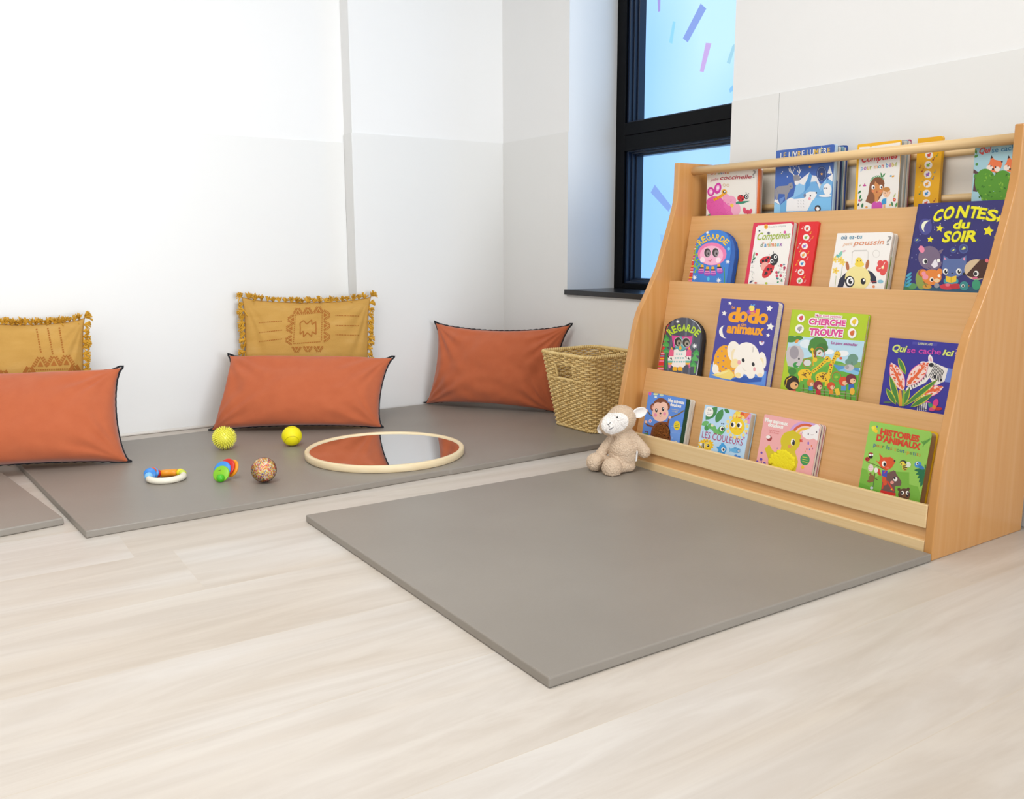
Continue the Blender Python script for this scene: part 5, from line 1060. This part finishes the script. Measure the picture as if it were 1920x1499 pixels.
for i in range(1500):
    z = 1-2*(i+.5)/1500; a = i*2.399963; r = math.sqrt(1-z*z); d = Vector((r*math.cos(a)+rnd.uniform(-.03, .03), r*math.sin(a)+rnd.uniform(-.03, .03), z)).normalized()
    q = Vector((0, 0, R_))+d*R_*rnd.uniform(.89, .95); s_ = .00175
    bf = len(bm.faces); bmesh.ops.create_icosphere(bm, subdivisions=1, radius=s_, matrix=Matrix.Translation(q)); bm.faces.ensure_lookup_table(); k = rnd.choices(range(8), [3, 5, 3, 1.6, 5, 2, 1, 5])[0]
    for f in bm.faces[bf:]: f.material_index = k
o = obj('beads', bm, [mat(c, .4) for c in cols]+[mat('#fff4de', .6)], root); o['kind'] = 'stuff'
# disc rattle
p0 = at_z(416, 902.5, TM); root = thing('disc_rattle', 'wooden rattle of tilted orange, red, blue and green discs', 'rattle', mtx=camframe(p0))
def disc(name, c, r, t, axis, col, parent, rough=.35):
    bm = bmesh.new(); add_lathe(bm, [(0, -t/2), (r*.86, -t/2), (r*.97, -t*.3), (r, 0), (r*.97, t*.3), (r*.86, t/2), (0, t/2)], c, axis, 40); return obj(name, bm, mat(col, rough), parent, True)
ax = Vector((-.12, -.80, .50))
disc('orange_disc', (.0225, .035, .0315), .0275, .0085, (-.55, -.72, .42), '#f09a1e', root)
disc('red_disc', (.0100, .026, .0375), .0275, .0085, (-.28, -.80, .46), '#cf2a22', root)
disc('blue_disc', (-.0005, .013, .0330), .0268, .0085, ax, '#3f8fdc', root)
gdisc = disc('green_disc', (-.0010, .002, .0222), .0262, .0085, ax, '#86c428', root)
bm = bmesh.new(); add_ell(bm, (.0008, -.012, .0122), (.0122, .0122, .0122)); obj('knob', bm, mat('#4cba1e', .3), root, True)
bm = bmesh.new(); add_tube(bm, [(0, -.01, .013), (.002, .012, .027), (.010, .034, .030)], .004, 10); obj('axle', bm, mat('#e8c890', .5), root, True)
bm = bmesh.new(); u_ = ax.normalized(); sx = Vector((1, 0, 0))-u_*u_.x; sx.normalize(); sy = u_.cross(sx)
for k in range(5):
    c0 = Vector((-.0010, .002, .0222))+u_*.0044+sx*(-.010+k*.0022)+sy*(.0085+.0006*k); bm2 = [bm.verts.new(c0+sx*a*.0008+sy*b2*.0011) for a, b2 in ((-1, -1), (1, -1), (1, 1), (-1, 1))]; bm.faces.new(bm2)
obj('logo_print', bm, mat('#3a4a1a', .5), gdisc)
# ring rattle
p0 = at_z(305, 905, TM); root = thing('ring_rattle', 'wooden ring rattle, white arc with coloured beads, leftmost toy on the mat', 'rattle', mtx=camframe(p0))
A_, B_ = .0500, .0500; cy_ = .030; tr_ = .0098
def rp(deg, z=tr_): a = math.radians(deg); return Vector((A_*math.cos(a), cy_+B_*math.sin(a), z))
bm = bmesh.new(); add_tube(bm, [rp(a) for a in range(205, 392, 6)], [.0085]+[tr_]*30+[.0085]*1, 14); obj('white_arc', bm, mat('#f0e9d6', .4, 'white_lacquered_wood'), root, True)
def bead(name, deg, r, col, z=None, rr=None):
    bm = bmesh.new(); add_ell(bm, rp(deg, z or r), rr or (r, r, r)); return obj(name, bm, mat(col, .3), root, True)
bead('light_blue_bead', 193, .0135, '#7fc0f0')
t_ = Vector((-math.sin(math.radians(165)), math.cos(math.radians(165)), 0))
disc('blue_disc', rp(178, .019), .0185, .005, (.25, -.8, .3), '#2f86d8', root)
disc('blue_disc', rp(160, .018), .0175, .005, (.2, -.9, .2), '#3f96e4', root)
bead('red_bead', 142, .0125, '#c8202a'); bead('orange_red_bead', 160, .0115, '#e0601e', .024)
bm = bmesh.new(); add_tube(bm, [rp(130), rp(110), rp(90), rp(70)], .0112, 18); obj('orange_barrel', bm, mat('#f59a1a', .35), root, True)
bead('yellow_bead', 55, .0125, '#f2e01e'); bead('lime_bead', 38, .0120, '#c8d84a')
# ================================================================== WICKER BASKET
BX, BY = 2.178, 2.716
bot = (2.080, 2.272, 2.594, 2.842); top = (2.022, 2.306, 2.560, 2.874); BZ0, BZ1 = .0215, .318
root = thing('wicker_basket', 'honey coloured wicker basket beside the bookcase, standing on the long mat', 'basket', (BX, BY, BZ0))
def lerp(a, b2, t): return a+(b2-a)*t
def bpath(n, t, rad=None):
    """n points round a rounded rectangle at height fraction t, with outward normals; starts at the middle of the left (west) face"""
    x0, x1, y0, y1 = (lerp(a, b2, t) for a, b2 in zip(bot, top)); r = rad or lerp(.035, .05, t)
    segs = [((x0, (y0+y1)/2), (x0, y0+r))]; P = []
    def arc_(cx, cy, a0): return [(cx+r*math.cos(math.radians(a0+90*k/8)), cy+r*math.sin(math.radians(a0+90*k/8))) for k in range(9)]
    ring = [(x0, (y0+y1)/2)]+arc_(x0+r, y0+r, 180)+arc_(x1-r, y0+r, 270)+arc_(x1-r, y1-r, 0)+arc_(x0+r, y1-r, 90)
    L = [0]
    for a, b2 in zip(ring, ring[1:]+ring[:1]): L.append(L[-1]+math.hypot(b2[0]-a[0], b2[1]-a[1]))
    tot = L[-1]; out = []; j = 0; rr = ring+ring[:1]
    for i in range(n):
        s_ = tot*i/n
        while L[j+1] < s_: j += 1
        f = (s_-L[j])/max(L[j+1]-L[j], 1e-9); a, b2 = rr[j], rr[j+1]
        p = Vector((lerp(a[0], b2[0], f), lerp(a[1], b2[1], f), lerp(BZ0, BZ1, t))); d = Vector((b2[0]-a[0], b2[1]-a[1], 0)).normalized()
        out.append((p-Vector((BX, BY, BZ0)), Vector((d.y, -d.x, 0))))
    return out
NS = 46; ROWS = 36; bm = bmesh.new()
hole = lambda i, t, NP: .70 < t < .865 and (abs(((i/NP+.5) % 1)-.5) < .048 or abs(i/NP-.5) < .048)
for r_ in range(ROWS):
    t = .02+.955*r_/(ROWS-1); NP = NS*4; path = bpath(NP, t); run = []; runs = []
    start = next((i for i in range(NP) if hole(i, t, NP)), None)
    idx = list(range(NP)) if start is None else [(start+k) % NP for k in range(NP)]
    for i in idx:
        if hole(i, t, NP):
            if run: runs.append(run); run = []
            continue
        p, nn = path[i]; off = .0046*math.cos(PI*i/4+PI*r_); run.append(p+nn*off)
    if run: runs.append(run)
    for q in runs:
        if len(q) > 2: add_tube(bm, q, .0036, 6, closed=(start is None))
obj('woven_strands', bm, WICK, root, True)
bm = bmesh.new()
for s_ in range(NS):
    pts = []
    for k in range(15):
        t = k/14; p = bpath(NS, t)[s_][0] if False else None; pts.append(t)
    P_ = []
    for t in pts:
        if hole(s_*4, t, NS*4): 
            if len(P_) > 1: add_tube(bm, P_, .0030, 6)
            P_ = []; continue
        key = round(t, 4)
        if key not in globals().setdefault('_bp', {}): _bp[key] = bpath(NS, t)
        P_.append(_bp[key][s_][0])
    if len(P_) > 1: add_tube(bm, P_, .0030, 6)
obj('stakes', bm, WICK, root, True)
def rope(name, t, r, turns, amp, dz=0, sel=None):
    bm = bmesh.new(); n = turns*6; path = bpath(n, t)
    for ph in (0, PI):
        pts = []
        for i, (p, nn) in enumerate(path):
            if sel and not sel(i/n): continue
            a = 2*PI*i*turns/n+ph; pts.append(p+nn*amp*math.cos(a)+Vector((0, 0, amp*math.sin(a)+dz)))
        add_tube(bm, pts, r, 6, closed=not sel)
    return obj(name, bm, WICK, root, True)
rope('rim_braid', 1.0, .0048, 54, .0042); rope('base_braid', .012, .0042, 46, .0036, .002); rope('waist_braid', .665, .0036, 54, .0044)
for nm, t in (('handle_edge', .875),):
    for c_ in (0, .5):
        rope(nm, t, .0034, 54, .0034, 0, (lambda f, c_=c_: abs(((f-c_+.5) % 1)-.5) < .06) if c_ else (lambda f: .94 < f or f < .06) if False else (lambda f, c_=c_: abs(f-.5) < .06 if c_ else f < .06))
for sg in (-1, 1):
    bm = bmesh.new(); pts = []
    for k in range(7):
        t = .69+.19*k/6; pa = bpath(400, t); i = int(round(sg*.050*400)) % 400; p, nn = pa[i]; pts.append(p)
    add_tube(bm, pts, .0036, 6); obj('handle_side', bm, WICK, root, True)
bm = bmesh.new(); pth = bpath(60, .03); bm.faces.new([bm.verts.new(p+Vector((0, 0, .003))) for p, _ in pth]); bm.faces.new([bm.verts.new(p-Vector((0, 0, .001))) for p, _ in reversed(pth)]); obj('bottom', bm, WICK, root)
# ================================================================== PLUSH LAMB
SL = .0001836*1.0
LB = at_z(1178, 884, TM); root = thing('plush_lamb', 'beige plush lamb with a white face sitting against the bookcase', 'soft toy', mtx=camframe(LB))
OX, OZ = 824, 1392                                   # px of the drawing notes that sit at the local origin
def lp(x, y, d=0): return Vector(((x-OX)*SL, d*SL, (OZ-y)*SL))
def lumps(lst):
    bm = bmesh.new()
    for c, r, rot in lst: add_ell(bm, c, [(k+9)*SL for k in r], Matrix.Rotation(rot, 3, 'Y') if rot else None, 20, 12)
    return bm
def limb(pts):
    out = []
    for (a, b2) in zip(pts, pts[1:]):
        for k in range(6):
            t = k/5; q = [lerp(a[j], b2[j], t) for j in range(4)]; out.append((lp(q[0], q[1], q[2]), (q[3],)*3, 0))
    return out
G = [(lp(745, 1110, 60), (245, 220, 235), 0), (lp(735, 950, 70), (215, 220, 200), 0), (lp(725, 800, 75), (160, 170, 150), 0), (lp(740, 1010, 65), (235, 240, 220), 0)]
G += limb([(850, 740, 60, 75), (985, 890, 10, 82), (1090, 1040, -40, 98)])
G += limb([(590, 800, 120, 80), (470, 960, 150, 82), (370, 1110, 160, 88)])
G += limb([(840, 1290, -20, 92), (700, 1290, -120, 80), (560, 1285, -190, 100)]) + [(lp(515, 1275, -220), (165, 165, 165), 0)]
G += limb([(560, 1250, 110, 85), (380, 1240, 60, 85)]) + [(lp(255, 1235, 40), (150, 152, 150), 0)]
HEAD = [(lp(700, 470, 40), (240, 235, 225), 0), (lp(620, 540, 20), (225, 200, 200), .3), (lp(500, 590, -10), (185, 160, 165), .35)]
G += HEAD + [(lp(700, 650, 60), (120, 90, 110), 0)]
tmp = bpy.data.objects.new('tmp', bpy.data.meshes.new('tmp')); C.objects.link(tmp)
bm = lumps(G); bm.to_mesh(tmp.data); bm.free()
md = tmp.modifiers.new('r', 'REMESH'); md.mode = 'VOXEL'; md.voxel_size = .0030
md = tmp.modifiers.new('s', 'SMOOTH'); md.iterations = 5; md.factor = .5
md = tmp.modifiers.new('r2', 'REMESH'); md.mode = 'VOXEL'; md.voxel_size = .0013
md = tmp.modifiers.new('s2', 'SMOOTH'); md.iterations = 3; md.factor = .5
me = realize(tmp); bpy.data.objects.remove(tmp)
FC = lp(585, 510, -150); 
def is_face(c):
    q = (c.x/SL+OX, OZ-c.z/SL, c.y/SL); dx, dy = q[0]-565, q[1]-520; a = .45
    X, Y = dx*math.cos(a)-dy*math.sin(a)*-1*0-dy*0+dy*math.sin(a)*0, dy
    X = dx*math.cos(a)-dy*math.sin(a); Y = dx*math.sin(a)+dy*math.cos(a)
    return (X/235)**2+(Y/175)**2 < 1 and q[2] < 60
def fuzz(me_, amp, sc):
    nr = [v.normal.copy() for v in me_.vertices]
    for v, nn in zip(me_.vertices, nr):
        k = noise.noise(v.co*sc)+.6*noise.noise(v.co*sc*2.1+Vector((5, 1, 2))); v.co += nn*amp*k
        if v.co.z < .0006: v.co.z = .0006
white_v = [is_face(p.center) for p in me.polygons]
fuzz(me, .0021, 270)
bmF = bmesh.new(); bmF.from_mesh(me); bmF.faces.ensure_lookup_table()
bmB = bmF.copy(); bmB.faces.ensure_lookup_table()
bmesh.ops.delete(bmF, geom=[f for f, w in zip(bmF.faces, white_v) if not w], context='FACES')
bmesh.ops.delete(bmB, geom=[f for f, w in zip(bmB.faces, white_v) if w], context='FACES')
obj('body', bmB, FUR, root, True)
bmF.normal_update(); FBV = BVHTree.FromBMesh(bmF); face_o = obj('face', bmF, FURW, root, True, label='white face')
def on_face(x, y):
    px, py = 1090+x/9.3667, 740+y/9.3667; mi_ = root.matrix_world.inverted(); o_ = mi_ @ EYE; d = mi_.to_3x3() @ ray(px, py)
    h = FBV.ray_cast(o_, d.normalized()); return h[0]
bpy.context.view_layer.update()
DK = mat('#3a3a40', .5, 'dark_embroidery')
for pts in ([(445, 520), (480, 528), (515, 488)], [(480, 528), (490, 565), (490, 575)], [(488, 612), (530, 600), (562, 570)]):
    q = []
    for a, b2 in zip(pts, pts[1:]):
        for k in range(4): q.append(on_face(lerp(a[0], b2[0], k/4), lerp(a[1], b2[1], k/4)))
    q.append(on_face(*pts[-1])); q = [v for v in q if v]
    if len(q) > 1:
        bm = bmesh.new(); add_tube(bm, [v+Vector((0, -.0006, 0)) for v in q], .0010, 6); obj('mouth_stitch', bm, DK, face_o, True)
e_ = on_face(635, 405)
if e_:
    bm = bmesh.new(); add_ell(bm, e_, (.0030, .0022, .0030)); obj('eye', bm, mat('#141418', .15, 'black_bead'), face_o, True)
def ear(name, c, r, rot, tilt, inner):
    bm = bmesh.new(); m_ = Matrix.Rotation(rot, 3, 'Y') @ Matrix.Rotation(tilt, 3, 'Z'); add_ell(bm, (0, 0, 0), (r[0]*SL, r[2]*SL, r[1]*SL), None, 36, 24)
    for v in bm.verts:                                  # cupped ear leaf
        x, z = v.co.x/(r[0]*SL), v.co.z/(r[1]*SL)
        if v.co.y < 0 and x*x+z*z < .8: v.co.y += r[2]*SL*1.5*(1-(x*x+z*z)/.8)
        v.co += v.normal*.0006*noise.noise(v.co*420) if v.normal.length else Vector()
        v.co = (m_ @ v.co)+c
    bm.normal_update(); return obj(name, bm, FURW, root, True, label='white ear')
ear('ear', lp(1000, 365, 20), (140, 92, 42), -.25, .25, 0)
ear('ear', lp(365, 640, 60), (75, 105, 40), .5, -.3, 0)
bm = bmesh.new(); add_prism(bm, [lp(948, 1010, -75), lp(972, 1010, -60), lp(950, 1190, -85), lp(928, 1190, -100)], (0, 0, 0), (.0008, -.0012, 0)); fixn(bm)
obj('care_label', bm, mat('#f0f0f0', .6, 'white_satin_label'), root)
